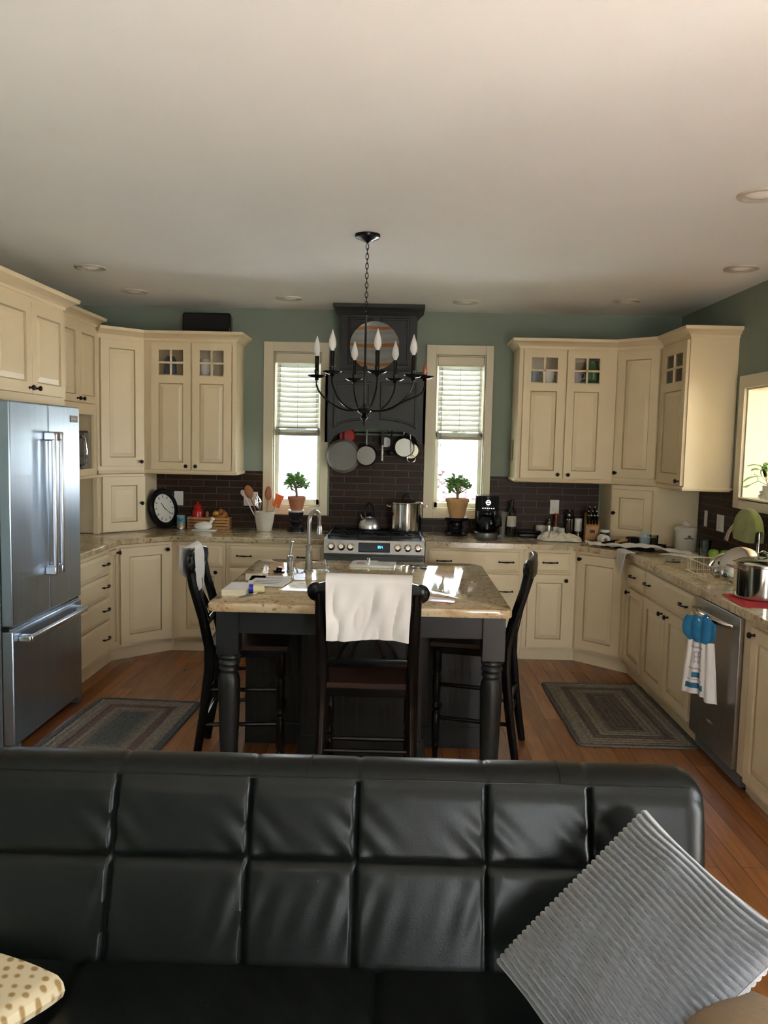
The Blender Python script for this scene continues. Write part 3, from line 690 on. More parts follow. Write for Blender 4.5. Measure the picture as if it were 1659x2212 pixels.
# ---------------------------------------------------------------- range
RX0 = -.536
t = thing('gas_range', 'stainless slide-in gas range with black grates and blue clock display', 'range', (RX0, 6.13, 0))
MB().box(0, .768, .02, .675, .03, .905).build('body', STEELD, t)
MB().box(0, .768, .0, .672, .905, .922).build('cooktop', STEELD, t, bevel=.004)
m = MB(); m.add([(0,-.028,.815),(.768,-.028,.815),(.768,.0,.922),(0,.0,.922),(0,.03,.815),(.768,.03,.815),(.768,.03,.921),(0,.03,.921)], [(0,1,2,3),(4,7,6,5),(0,4,5,1),(3,2,6,7),(0,3,7,4),(1,5,6,2)]); m.build('control_panel', mat('panel_steel', (.33, .33, .32), .34, metal=1.), t, bevel=.004)
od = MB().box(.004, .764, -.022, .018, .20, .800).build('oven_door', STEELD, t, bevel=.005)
MB().box(.09, .68, -.024, -.0215, .34, .66).build('oven_window', DISPB, od)
MB().tube([(.06, -.022, .755), (.06, -.06, .755), (.70, -.06, .755), (.70, -.022, .755)], .011, 10).build('handle', STEELP, od)
MB().box(.004, .764, -.02, .018, .04, .185).build('storage_drawer', STEELD, t, bevel=.004)
tilt = T3((0, -.0205, .868)) @ RX(-14.7)
dsp = MB().box(.265, .505, -.0075, .002, -.036, .037, M=tilt).build('display', DISPB, t, bevel=.004)
m = MB()  # 3:54 style clock digits
def digit(m, x, segs):
    w, h, k = .0085, .0085, .0022
    S = dict(a=(0,2*h,w,k), d=(0,0,w,k), g=(0,h,w,k), f=(0,h,k,h), b=(w-k,h,k,h), e=(0,0,k,h), c=(w-k,0,k,h))
    for q in segs: ax, az, aw, ah = S[q]; m.box(x+ax, x+ax+aw, -.0095, -.0072, -.006+az, -.006+az+ah, M=tilt)
digit(m, .412, 'abgcd'); digit(m, .426, 'afgcd'); digit(m, .440, 'fgbc'); m.box(.4222, .4242, -.0095, -.0072, -.002, .0005, M=tilt).box(.4222, .4242, -.0095, -.0072, .006, .0085, M=tilt)
m.build('clock_digits', DIGIT, dsp)
for kx in (.060, .135, .205, .563, .640, .717):
    m = MB(); m.lathe([(.029, 0), (.029, .006), (.022, .010), (.021, .030), (.017, .034), (.001, .035)], 24, T3((kx, -.0135, .868)) @ RX(-14.7) @ RX(90)); m.box(-.004, .004, -.019, .019, .030, .042, M=T3((kx, -.0135, .868)) @ RX(-14.7) @ RX(90)); m.build('knob', STEELP, t)
for gx in (.025, .268, .510):
    m = MB(); g0, g1, y0, y1, z = gx, gx+.235, .055, .625, .952
    for yy in (y0, y1, (y0+y1)/2): m.box(g0, g1, yy-.006, yy+.006, z-.012, z)
    for xx in (g0+.006, g1-.006): m.box(xx-.006, xx+.006, y0, y1, z-.012, z)
    for yc in (.195, .485):
        for q in range(4):
            a = PI/4+q*PI/2; m.box(.02, .13, -.005, .005, -.012, .002, M=T3(((g0+g1)/2, yc, z)) @ Matrix.Rotation(a, 4, 'Z'))
    for xx in (g0+.008, g1-.008):
        for yy in (y0+.006, y1-.006): m.box(xx-.007, xx+.007, yy-.007, yy+.007, .9225, z-.011)
    m.build('grate', IRON, t)
    for yc in (.195, .485): MB().lathe([(.045, 0), (.045, .012), (.03, .014), (.028, .02), (.001, .021)], 20, T3(((g0+g1)/2, yc, .9225))).build('burner', IRON, t)

# ---------------------------------------------------------------- hood
HX0, HX1 = -.565, .221
t = thing('range_hood', 'tall charcoal painted wooden range hood with arched lower edge', 'range hood', ((HX0+HX1)/2, D, 1.65))
yf = 6.395; m = WMB(t); xc = (HX0+HX1)/2; hw = (HX1-HX0)/2; N = 24
def arch(x): return 1.668+.105*math.sqrt(max(0, 1-((x-xc)/(hw-.05))**2))*1. if abs(x-xc) < hw-.05 else 1.655
# front skin of lower box: arch profile, closed thickness, built column by column
xs = [HX0, HX0+.05]+[HX0+.05+(HX1-HX0-.1)*i/N for i in range(N+1)]+[HX1-.05, HX1]
for x0, x1 in zip(xs[:-1], xs[1:]):
    if x1-x0 < 1e-6: continue
    if x0 < HX0+.05-1e-6 or x1 > HX1-.05+1e-6: z0 = z1 = 1.655
    else: z0, z1 = arch(x0), arch(x1)
    m.add([(x0,yf,z0),(x1,yf,z1),(x1,yf,2.195),(x0,yf,2.195),(x0,yf+.03,z0),(x1,yf+.03,z1),(x1,yf+.03,2.195),(x0,yf+.03,2.195)], [(0,1,2,3),(4,7,6,5),(0,4,5,1),(3,2,6,7)])
m.box(HX0, HX0+.02, yf+.0, D-.012, 1.655, 2.195).box(HX1-.02, HX1, yf+.0, D-.012, 1.655, 2.195).box(HX0+.02, HX1-.02, yf+.03, D-.012, 2.17, 2.195).box(HX0+.02, HX1-.02, yf+.03, D-.012, 1.80, 1.815)
m.build('lower_box', HOODM, t, smooth=0)
def hpanel(t, x0, x1, z0f, z1, y, name='panel'):
    m = WMB(t); n = 12; st = .014
    for ins, yy0, ins2, yy1 in ((0, y, .008, y-.008), (.008, y-.008, .018, y-.008), (.018, y-.008, .022, y-.0015)):
        def loop(i, yy):
            pts = [(x0+i, yy, z0f(x0+i)+i)]+[(x0+i+(x1-x0-2*i)*k/n, yy, z0f(x0+i+(x1-x0-2*i)*k/n)+i) for k in range(1, n)]+[(x1-i, yy, z0f(x1-i)+i), (x1-i, yy, z1-i), (x0+i, yy, z1-i)]
            return pts
        a, b = loop(ins, yy0), loop(ins2, yy1); k = len(a); m.add(a+b, [(i, (i+1) % k, k+(i+1) % k, k+i) for i in range(k)])
    m.add(loop(.022, y-.0015), [tuple(range(k))]); m.build(name, HOODM, t, smooth=0)
za = lambda x: arch(x)+.065
hpanel(t, HX0+.065, xc-.035, za, 2.13, yf-.0005); hpanel(t, xc+.035, HX1-.065, za, 2.13, yf-.0005)
m = WMB(t); m.box(HX0-.006, HX1+.006, yf-.012, D-.012, 2.196, 2.212).build('ledge', HOODM, t, bevel=.003)
UX0, UX1 = -.463, .143; yu = 6.50
m = WMB(t); m.box(UX0, UX1, yu, D-.002, 2.213, 2.735).build('upper_box', HOODM, t, bevel=.003)
hpanel(t, UX0+.06, xc-.025, lambda x: 2.27, 2.64, yu-.0005); hpanel(t, xc+.025, UX1-.06, lambda x: 2.27, 2.64, yu-.0005)
m = WMB(t); m.sweep([(0, 2.655), (.008, 2.66), (.016, 2.675), (.04, 2.70), (.055, 2.71), (.055, 2.7385), (-.02, 2.7385), (-.02, 2.655)], [(UX0, D-.002), (UX0, yu), (UX1, yu), (UX1, D-.002)], 0, -1); m.build('crown_molding', HOODM, t)
# platter leaning on the hood
t = tag(MB().lathe([(.001, 0), (.13, .004), (.185, .022), (.193, .026), (.190, .030), (.125, .012), (.001, .008)], 48).build('platter', PLATEM), 'round grey platter with orange brushed stripes leaning on the range hood', 'platter')
t.location = (-.19, 6.455, 2.408); t.rotation_euler = (R(90-9), 0, 0)
t.location = (-.19, 6.435, 2.408)

# pot rail with hanging pans
t = thing('pot_rail', 'dark rail with hooks under the hood arch behind the hanging pans', 'rail', (xc, 6.72, 1.72))
m = WMB(t); m.tube([(HX0+.06, 6.72, 1.74), (HX1-.06, 6.72, 1.74)], .006, 8); 
for x in (HX0+.08, HX1-.08): m.tube([(x, 6.72, 1.74), (x, D-.01, 1.74)], .005, 8)
m.build('rail', IRON, t)
def pan(x, z, r, y, ml, mh, label, dep=.03, rim=0., hl=.12, name='frying_pan', cat='pan'):
    t = thing(name, label, cat, (x, y, z), 0, 'pans hanging under the hood')
    M = RX(90); MB().lathe([(.001, 0), (r*.82, 0), (r, -dep), (r*1.03, -dep), (r*.86, .004), (.001, .004)], 36, M).build('bowl', ml, t)
    hz = max(.02, min(hl, 1.765-z-r))
    m = MB(); m.tube([(0, .0+dep*.8, r*.97), (0, dep*.8+.004, r+hz*.4), (0, dep*.8, r+hz)], [.009, .007, .009], 8); m.build('handle', mh, t); return t
pan(-.431, 1.546, .135, 6.60, GREYIRON, IRON, 'largest pan hanging under the hood, flat grey underside facing out', .03)
pan(-.405, 1.71, .068, 6.66, RED, IRON, 'red pan tucked behind the large grey pan under the hood', .03)
pan(-.243, 1.553, .088, 6.585, mat('dull_steel', (.15, .145, .13), .3, metal=1.), STEELD, 'medium steel skillet hanging beside the large grey pan', .04)
pan(.062, 1.625, .085, 6.60, mat('worn_steel', (.24, .235, .21), .3, metal=1.), STEELP, 'shiny round steel pan hanging at the right end under the hood', .05)
pan(.115, 1.60, .075, 6.70, mat('pan_brass', (.28, .26, .20), .25, metal=1.), STEELP, 'pale steel pan hanging behind the shiny one at right', .04)
m = MB(); m.tube([(.034*math.cos(a), 0, .034*math.sin(a)*.8) for a in [2*PI*i/20 for i in range(20)]], .003, 6, closed=True); m.tube([(0, 0, .027), (-.012, 0, .23)], .003, 6)
tag(m.build('skimmer_ring', STEELP), 'thin steel wire loop hanging below the shiny pans', 'utensil', 'utensils hanging under the hood', (.121, 6.56, 1.535))
t = thing('spatula', 'pale steel handled spatula hanging between the pans', 'utensil', (-.113, 6.62, 1.512), 0, 'utensils hanging under the hood')
MB().box(-.007, .007, -.004, .004, 0, .13).build('handle', STEELP, t, bevel=.002); MB().box(-.012, .012, -.003, .003, .13, .24).build('blade', IRON, t, bevel=.002)
t = thing('ladle', 'black ladle hanging beside the steel handled spatula', 'utensil', (-.05, 6.63, 1.56), 0, 'utensils hanging under the hood')
MB().tube([(0, 0, .03), (.01, 0, .2)], .006, 6).build('handle', IRON, t); MB().ball((0, 0, .02), .032, 14, rz=.024).build('bowl', IRON, t)
m = MB(); m.lathe([(.001, .0), (.03, .003), (.04, .012), (.036, .012), (.001, .006)], 24, RX(90)); m.tube([(0, -.004, .03), (0, -.004, .10)], .004, 6)
tag(m.build('strainer', STEELD), 'small round strainer hanging high in the middle of the arch', 'utensil', 'utensils hanging under the hood', (-.085, 6.66, 1.665))

# ---------------------------------------------------------------- outlets, ceiling lights
def outlet(loc, rz, label, w=.075, h=.118, n=2):
    t = thing('wall_outlet', label, 'outlet', loc, rz, 'outlet plates on the tiled walls'); MB().box(-w/2, w/2, -.006, 0, -h/2, h/2).build('plate', WHITEP, t, bevel=.002)
    for k in range(n): MB().box(-.017, .017, -.008, -.006, -.043+k*.046, -.006+k*.046).build('socket', WHITEP, t, bevel=.001)
outlet((-1.823, yb-.0005, 1.156), 0, 'white outlet plate beside the leaning clock')
outlet((-1.215, yb-.0005, 1.165), 0, 'white outlet plate behind the utensil crock', .12)
outlet((1.334, yb-.0005, 1.155), 0, 'white outlet plate above the bottles on the right counter')
outlet((XR-.0095, 6.045, 1.154), R(-90), 'narrow white switch plate on the right wall nearest the corner', .05)
outlet((XR-.0095, 5.775, 1.146), R(-90), 'wide white switch plate on the right wall by the faucet', .12)
ceil_lights = [(-1.983, 5.284, 'recessed ceiling light above the refrigerator doors'), (-1.97, 6.12, 'recessed ceiling light over the left back corner'), (-.837, 6.287, 'recessed ceiling light in front of the left window'),
    (.5, 6.298, 'recessed ceiling light in front of the right window'), (1.666, 6.123, 'recessed ceiling light over the right back corner'), (2.02, 4.963, 'recessed ceiling light over the dishwasher run'), (1.51, 3.541, 'recessed ceiling light nearest the camera, cut by the right edge')]
for x, y, lb in ceil_lights:
    t = thing('recessed_light', lb, 'ceiling light', (x, y, CZ), 0, 'recessed ceiling lights')
    MB().lathe([(.100, 0), (.098, -.008), (.090, -.010), (.078, -.009), (.068, -.001), (.068, 0)], 32).build('trim_ring', mat('trim_ring_tan', (.50, .46, .38), .35), t); MB().lathe([(.067, -.0005), (.055, -.003), (.035, -.012), (.001, -.016)], 28).build('bulb', LAMPW, t)

# ---------------------------------------------------------------- chandelier
CX, CY = -.175, 4.33
t = thing('chandelier', 'black wrought iron chandelier with flame bulbs hanging over the island', 'chandelier', (CX, CY, CZ))
MB().lathe([(.001, -.045), (.012, -.04), (.03, -.03), (.062, -.018), (.066, -.012), (.066, -.0005)], 32).build('canopy', BLACKP, t)
m = MB(); z = -.05; k = 0
while z > -.40:
    pts = []
    for i in range(10):
        a = 2*PI*i/10; u, v = .0075*math.cos(a), .0165*math.sin(a); pts.append((u, 0, z-.012+v) if k % 2 == 0 else (0, u, z-.012+v))
    m.tube(pts, .0022, 5, closed=True); z -= .0245; k += 1
m.build('chain', BLACKP, t)
MB().lathe([(.001, -.93), (.006, -.925), (.0065, -.70), (.012, -.69), (.012, -.68), (.006, -.67), (.006, -.42), (.009, -.415), (.009, -.405), (.003, -.40)], 14).build('stem', BLACKP, t)
MB().lathe([(.001, -1.0), (.003, -.985), (.007, -.972), (.004, -.965), (.012, -.955), (.020, -.945), (.012, -.935), (.010, -.93), (.030, -.918), (.040, -.905), (.043, -.898), (.03, -.892), (.02, -.885), (.012, -.88), (.0065, -.87)], 22).build('hub', BLACKP, t)
arms = [(15, .262, 1), (75, .275, 1), (128, .255, 1), (195, .270, 1), (255, .270, 1), (307, .262, 1), (2, .315, 0)]
for adeg, rr, full in arms:
    a = R(-adeg); ca, sa = math.cos(a), math.sin(a); cz = -.728
    pts = [(.02, -.90), (.08, -.908), (.14, -.895), (.20, -.86), (rr-.02, -.815), (rr, -.775), (rr, -.74)]
    # smooth with Catmull-Rom
    sm = []
    for i in range(len(pts)-1):
        p0, p1, p2, p3 = pts[max(i-1,0)], pts[i], pts[i+1], pts[min(i+2,len(pts)-1)]
        for q in range(5):
            s = q/5; f = lambda c: .5*((2*p1[c])+(-p0[c]+p2[c])*s+(2*p0[c]-5*p1[c]+4*p2[c]-p3[c])*s*s+(-p0[c]+3*p1[c]-3*p2[c]+p3[c])*s**3); sm.append((f(0), f(1)))
    sm.append(pts[-1])
    arm = MB().tube([(r_*ca, r_*sa, z_) for r_, z_ in sm], .0052, 8).build('arm', BLACKP, t)
    C = T3((rr*ca, rr*sa, 0))
    dp = MB(); dp.lathe([(.004, -.752), (.012, -.745), (.010, -.738), (.030, -.735), (.047, -.725), (.049, -.722), (.046, -.722), (.028, -.729), (.012, -.730), (.012, -.715)], 24, C); dp.build('drip_pan', BLACKP, arm)
    if full:
        MB().lathe([(.012, -.716), (.014, -.70), (.011, -.695), (.0115, -.622), (.009, -.620)], 14, C).build('candle_sleeve', BLACKP, arm)
        MB().lathe([(.008, -.622), (.009, -.615), (.0175, -.600), (.0195, -.585), (.017, -.565), (.011, -.545), (.006, -.53), (.0015, -.515)], 18, C).build('bulb', BULB, arm)
    else:
        MB().lathe([(.008, -.716), (.011, -.70), (.012, -.685), (.008, -.67), (.002, -.655)], 14, C).build('finial', mat('rosy_metal', (.35, .12, .09), .3, metal=.6), arm)

# ---------------------------------------------------------------- island
IX0, IX1, IY0, IY1 = -.858, .552, 3.685, 5.11
t = thing('kitchen_island', 'charcoal painted island on turned legs with paneled base', 'island', (-.15, 4.4, 0))
for lx in (-.775, .478):
    m = WMB(t); cx, cy = lx, 3.80
    m.box(cx-.052, cx+.052, cy-.052, cy+.052, .655, .872)
    m.lathe([(.046, .655), (.046, .650), (.052, .645), (.054, .636), (.049, .627), (.044, .623), (.050, .615), (.052, .605), (.046, .596), (.041, .592), (.047, .585), (.048, .576), (.042, .566), (.040, .560), (.047, .545), (.052, .52), (.053, .49), (.048, .30), (.042, .12), (.040, .10), (.048, .09), (.050, .075), (.044, .06), (.036, .055), (.046, .045), (.048, .03), (.04, .0)], 28, T3((cx, cy, 0)))
    m.build('leg', ISLM, t)
m = WMB(t)
m.box(-.723, .426, 3.765, 3.785, .755, .872).box(-.806, -.786, 3.852, 4.35, .755, .872).box(.49, .51, 3.852, 4.35, .755, .872); m.build('apron', ISLM, t, bevel=.002)
m = WMB(t); SX0, SX1, SY0, SY1 = -.60, -.28, 4.70, 5.02
m.box(-.80, .50, 4.36, 5.07, .09, .60); m.box(-.80, SX0-.03, 4.36, 5.07, .60, .872).box(SX1+.03, .50, 4.36, 5.07, .60, .872).box(SX0-.03, SX1+.03, 4.36, SY0-.03, .60, .872).box(SX0-.03, SX1+.03, SY1+.03, 5.07, .60, .872)
m.box(-.80, .50, 4.40, 5.03, 0, .09)
m.build('cabinet_body', ISLM, t)
m = WMB(t); m.box(-.47, .165, 4.17, 4.359, .10, .871); m.box(-.485, .18, 4.155, 4.359, .0, .10); m.box(-.48, .175, 4.162, 4.359, .1, .118); m.build('center_pilaster', ISLM, t, bevel=.003)
for px in (-.44, .075):
    MB(inv(t)).box(px, px+.06, 4.156, 4.1695, .125, .86).build('fluted_strip', ISLM, t, bevel=.003)
def bead(x0, x1, y, name='beadboard_panel'):
    m = WMB(t); x = x0
    while x < x1-.02: m.box(x+.002, min(x+.036, x1), y-.008, y-.0005, .13, .84); x += .038
    m.build(name, ISLM, t)
bead(-.78, -.50, 4.36); bead(.20, .48, 4.36); bead(-.36, .06, 4.17)
for x0, x1 in ((-.80, -.486), (.181, .50)): WMB(t).box(x0, x1, 4.345, 4.3595, .0, .12).build('baseboard', ISLM, t, bevel=.003)
def rounded(x0, x1, y0, y1, r, rb):
    P = []
    for (cx, cy, a0, rr) in ((x1-r, y0+r, -90, r), (x1-rb, y1-rb, 0, rb), (x0+rb, y1-rb, 90, rb), (x0+r, y0+r, 180, r)):
        for k in range(7): a = R(a0+k*15); P.append((cx+rr*math.cos(a), cy+rr*math.sin(a)))
    return P
# granite top with an oval sink opening: outer ring bridged to the inner ring
def island_top():
    m = MB(); ox, oy = -.15, 4.4; sc = ((SX0+SX1)/2, (SY0+SY1)/2); srx, sry = (SX1-SX0)/2, (SY1-SY0)/2
    N = 96; inner = []; outer = []; rect = rounded(IX0, IX1, IY0, IY1, .03, .10)
    def hit(dx, dy):
        best = None; n = len(rect)
        for i in range(n):
            (ax, ay), (bx, by) = rect[i], rect[(i+1) % n]; ex, ey = bx-ax, by-ay; det = dx*(-ey)+dy*ex
            if abs(det) < 1e-12: continue
            rx, ry = ax-sc[0], ay-sc[1]; s = (rx*(-ey)+ry*ex)/det; u = (dx*ry-dy*rx)/det
            if s > 0 and -1e-9 <= u <= 1+1e-9 and (best is None or s < best): best = s
        return best
    angs = sorted([2*PI*i/N for i in range(N)]+[math.atan2(y-sc[1], x-sc[0]) % (2*PI) for x, y in rect])
    aa = [angs[0]]
    for q in angs[1:]:
        if q-aa[-1] > 1e-5: aa.append(q)
    for a in aa:
        dx, dy = math.cos(a), math.sin(a); s = hit(dx, dy); outer.append((sc[0]+dx*s-ox, sc[1]+dy*s-oy))
        e = 1/((abs(dx)/srx)**2.6+(abs(dy)/sry)**2.6)**(1/2.6); inner.append((sc[0]+dx*e-ox, sc[1]+dy*e-oy))
    n = len(aa); b = .010; c = (sc[0]-ox, sc[1]-oy)
    def shr(P, k): # shrink toward the centre of the top
        return [(x*(1-k/.72), y*(1-k/.72)) for x, y in P]
    rings = [(inner, 0), (outer, 0), (outer, 0), (outer, .005), (outer, .034), (shr(outer, .008), .041), (inner, .041)]
    rings = [(inner, 0), (shr(outer, .004), 0), (outer, .006), (outer, .031), (shr(outer, .003), .038), (shr(outer, .010), .041), (inner, .041)]
    vs = [(x, y, z) for P, z in rings for x, y in P]; fs = []
    for i in range(len(rings)):
        j = (i+1) % len(rings)
        for k in range(n): k2 = (k+1) % n; fs.append((i*n+k, i*n+k2, j*n+k2, j*n+k))
    m.add(vs, fs); return tag(m.build('island_countertop', GRANI, smooth=40), 'polished beige and burgundy granite slab on the charcoal island', 'countertop', None, (ox, oy, .873))
island_top()
t = tag(MB().lathe([(.001, 0), (.6, .02), (.93, .06), (1.04, .19), (1.10, .19), (1.06, .192), (.98, .06), (.6, .012), (.001, -.005)], 40, sx=.16, sy=.16).build('island_sink', STEEL), 'small oval undermount steel sink in the island top', 'sink', None, (-.44, 4.86, .678))
# island faucet
t = thing('island_faucet', 'tall brushed nickel gooseneck faucet on the island', 'faucet', (-.490, 4.64, .9145))
m = MB(); m.lathe([(.030, 0), (.030, .006), (.022, .012), (.020, .03), (.022, .06), (.019, .10), (.016, .14), (.020, .15), (.020, .156), (.014, .16)], 24); m.build('base', NICKEL, t)
pts = [(0, 0, .155), (.0, .0, .28)]+[(.022-.022*math.cos(a), .075-.075*math.cos(a), .285+.06*math.sin(a)) for a in [PI*i/12 for i in range(0, 12)]]+[(.044, .15, .28), (.045, .152, .25)]
MB().tube(pts, [.0125]*len(pts), 12).build('spout', NICKEL, t)
MB().lathe([(.013, 0), (.017, -.02), (.018, -.05), (.014, -.055)], 16, T3((.045, .152, .25))).build('spray_head', NICKEL, t)
t = thing('side_sprayer', 'brushed nickel lever fitting left of the island faucet', 'faucet', (-.594, 4.625, .9145))
MB().lathe([(.024, 0), (.024, .006), (.020, .01), (.022, .06), (.019, .062), (.022, .066), (.022, .085), (.015, .092)], 22).build('base', NICKEL, t)
MB().tube([(0, 0, .09), (.003, .0, .12), (.006, 0, .15), (.012, 0, .175)], [.009, .0075, .006, .0075], 10).build('lever', NICKEL, t)
t = thing('soap_pump', 'small chrome soap pump right of the island faucet', 'soap dispenser', (-.388, 4.63, .9145))
MB().lathe([(.020, 0), (.020, .004), (.012, .010), (.010, .02), (.014, .024), (.014, .03), (.009, .034), (.009, .046), (.003, .05)], 18).build('base', CHROME, t); MB().tube([(0, 0, .046), (-.01, .01, .075)], .0025, 6).build('nozzle', CHROME, t)
tag(MB().lathe([(.032, 0), (.034, .006), (.018, .010), (.016, .022), (.018, .028), (.001, .03)], 20).build('sink_stopper', BLACKPL), 'black rubber sink stopper lying left of the sprayer', 'sink stopper', None, (-.655, 4.60, .9145))

# island things
ZI = .9142
t = tag(MB().box(-.135, .135, -.09, .09, 0, .013).box(-.10, -.055, -.03, .02, .013, .015, 1).build('cutting_board', [WHITEC, WOODS], bevel=.003), 'white cutting board lying between the island sink and range', 'cutting board', None, (-.125, 4.93, ZI), R(-4))
tag(MB().box(-.07, .07, -.035, .035, 0, .006).build('note_pad', PAPER, bevel=.001), 'thin white pad behind the cutting board', 'pad', None, (-.17, 5.055, ZI))
t = thing('small_bottle', 'tiny clear and steel shaker on the white cutting board', 'bottle', (-.155, 4.95, ZI+.0135)); MB().lathe([(.009, 0), (.010, .022), (.005, .027), (.001, .028)], 12).build('body', STEELP, t)
t = thing('sunglasses', 'dark folded glasses lying near the back of the island top', 'glasses', (.150, 4.86, ZI))
m = MB(); m.lathe([(.001, 0), (.023, .001), (.023, .006), (.001, .006)], 18, T3((-.03, 0, .0)), sy=.7).lathe([(.001, 0), (.023, .001), (.023, .006), (.001, .006)], 18, T3((.03, 0, .0)), sy=.7); m.build('lens', BLACKPL, t)
MB().tube([(-.055, 0, .012), (0, -.005, .015), (.055, 0, .012)], .003, 6).build('frame', BLACKPL, t)
t = thing('paperback', 'thick cream paged book on the front left corner of the island', 'book', (-.765, 3.98, ZI), R(-2))
MB().box(-.058, .058, -.11, .10, .002, .026).build('pages', CREAMPAPER, t); MB().box(-.06, .06, -.112, .102, .026, .0275).box(-.06, .06, -.112, .102, 0, .002).box(-.06, -.0585, -.112, .102, 0, .0275).build('cover', PAPER, t)
def sheet(name, x, y, w, h, rz, z, lb, ml=PAPER, lines=True, th=.0012, cat='paper', curl=.0):
    t = thing(name, lb, cat, (x, y, z), R(rz), 'papers on the island')
    f = lambda u, v: ((u-.5)*w, (v-.5)*h, .003+curl*(u-.5)**2*4)
    MB().grid(f, 12, 6, thick=th).build('sheet', ml, t)
    if lines:
        m = MB()
        for k in range(3): m.box(-w*.38, w*.3, -h*.3+k*h*.22, -h*.3+k*h*.22+.012, .0036+curl*.0, .0042)
        m.build('print', INKG, t)
sheet('paper_sheet', -.665, 4.33, .22, .24, 4, ZI, 'upper white printed sheet left of the island faucet')
sheet('magazine', -.655, 4.22, .20, .20, -6, ZI+.006, 'white magazine with grey bands on the left of the island', th=.005)
sheet('envelope', -.755, 4.40, .11, .22, 10, ZI, 'cream envelope at the left edge of the island papers', CREAMPAPER, False)
sheet('flyer', -.79, 4.15, .07, .18, 8, ZI+.001, 'brownish flyer between book and envelope', mat('flyer_print', (.36, .27, .24), .7, noise=.4, nscale=20), False)
t = thing('small_container', 'small pale yellow container with a blue band beside the book', 'container', (-.665, 3.955, ZI+.022), R(10))
MB().lathe([(.001, -.03), (.021, -.03), (.021, .03), (.001, .03)], 20, RY(90)).build('body', mat('pale_yellow', (.70, .66, .38), .4), t); MB().lathe([(.0222, -.045), (.0222, -.025), (.001, -.024)], 20, RY(90)).build('cap', BLUE, t)
t = thing('pen', 'thin pen lying in front of the blue capped container', 'pen', (-.70, 3.865, ZI+.005), R(60)); MB().lathe([(.001, -.07), (.003, -.06), (.004, -.05), (.004, .06), (.001, .062)], 8, RY(90)).build('barrel', GREYPL, t); MB().lathe([(.0045, .03), (.0045, .066), (.001, .067)], 8, RY(90)).build('cap', CHROME, t)
sheet('magazine', .20, 3.885, .16, .12, -28, ZI, 'glossy white leaflet right of the towel draped chair', PAPER, False, .003)
sheet('booklet', .235, 3.83, .12, .05, -12, ZI+.004, 'red edged booklet right of the towel draped chair', mat('dark_red_print', (.22, .03, .04), .4), False, .004)

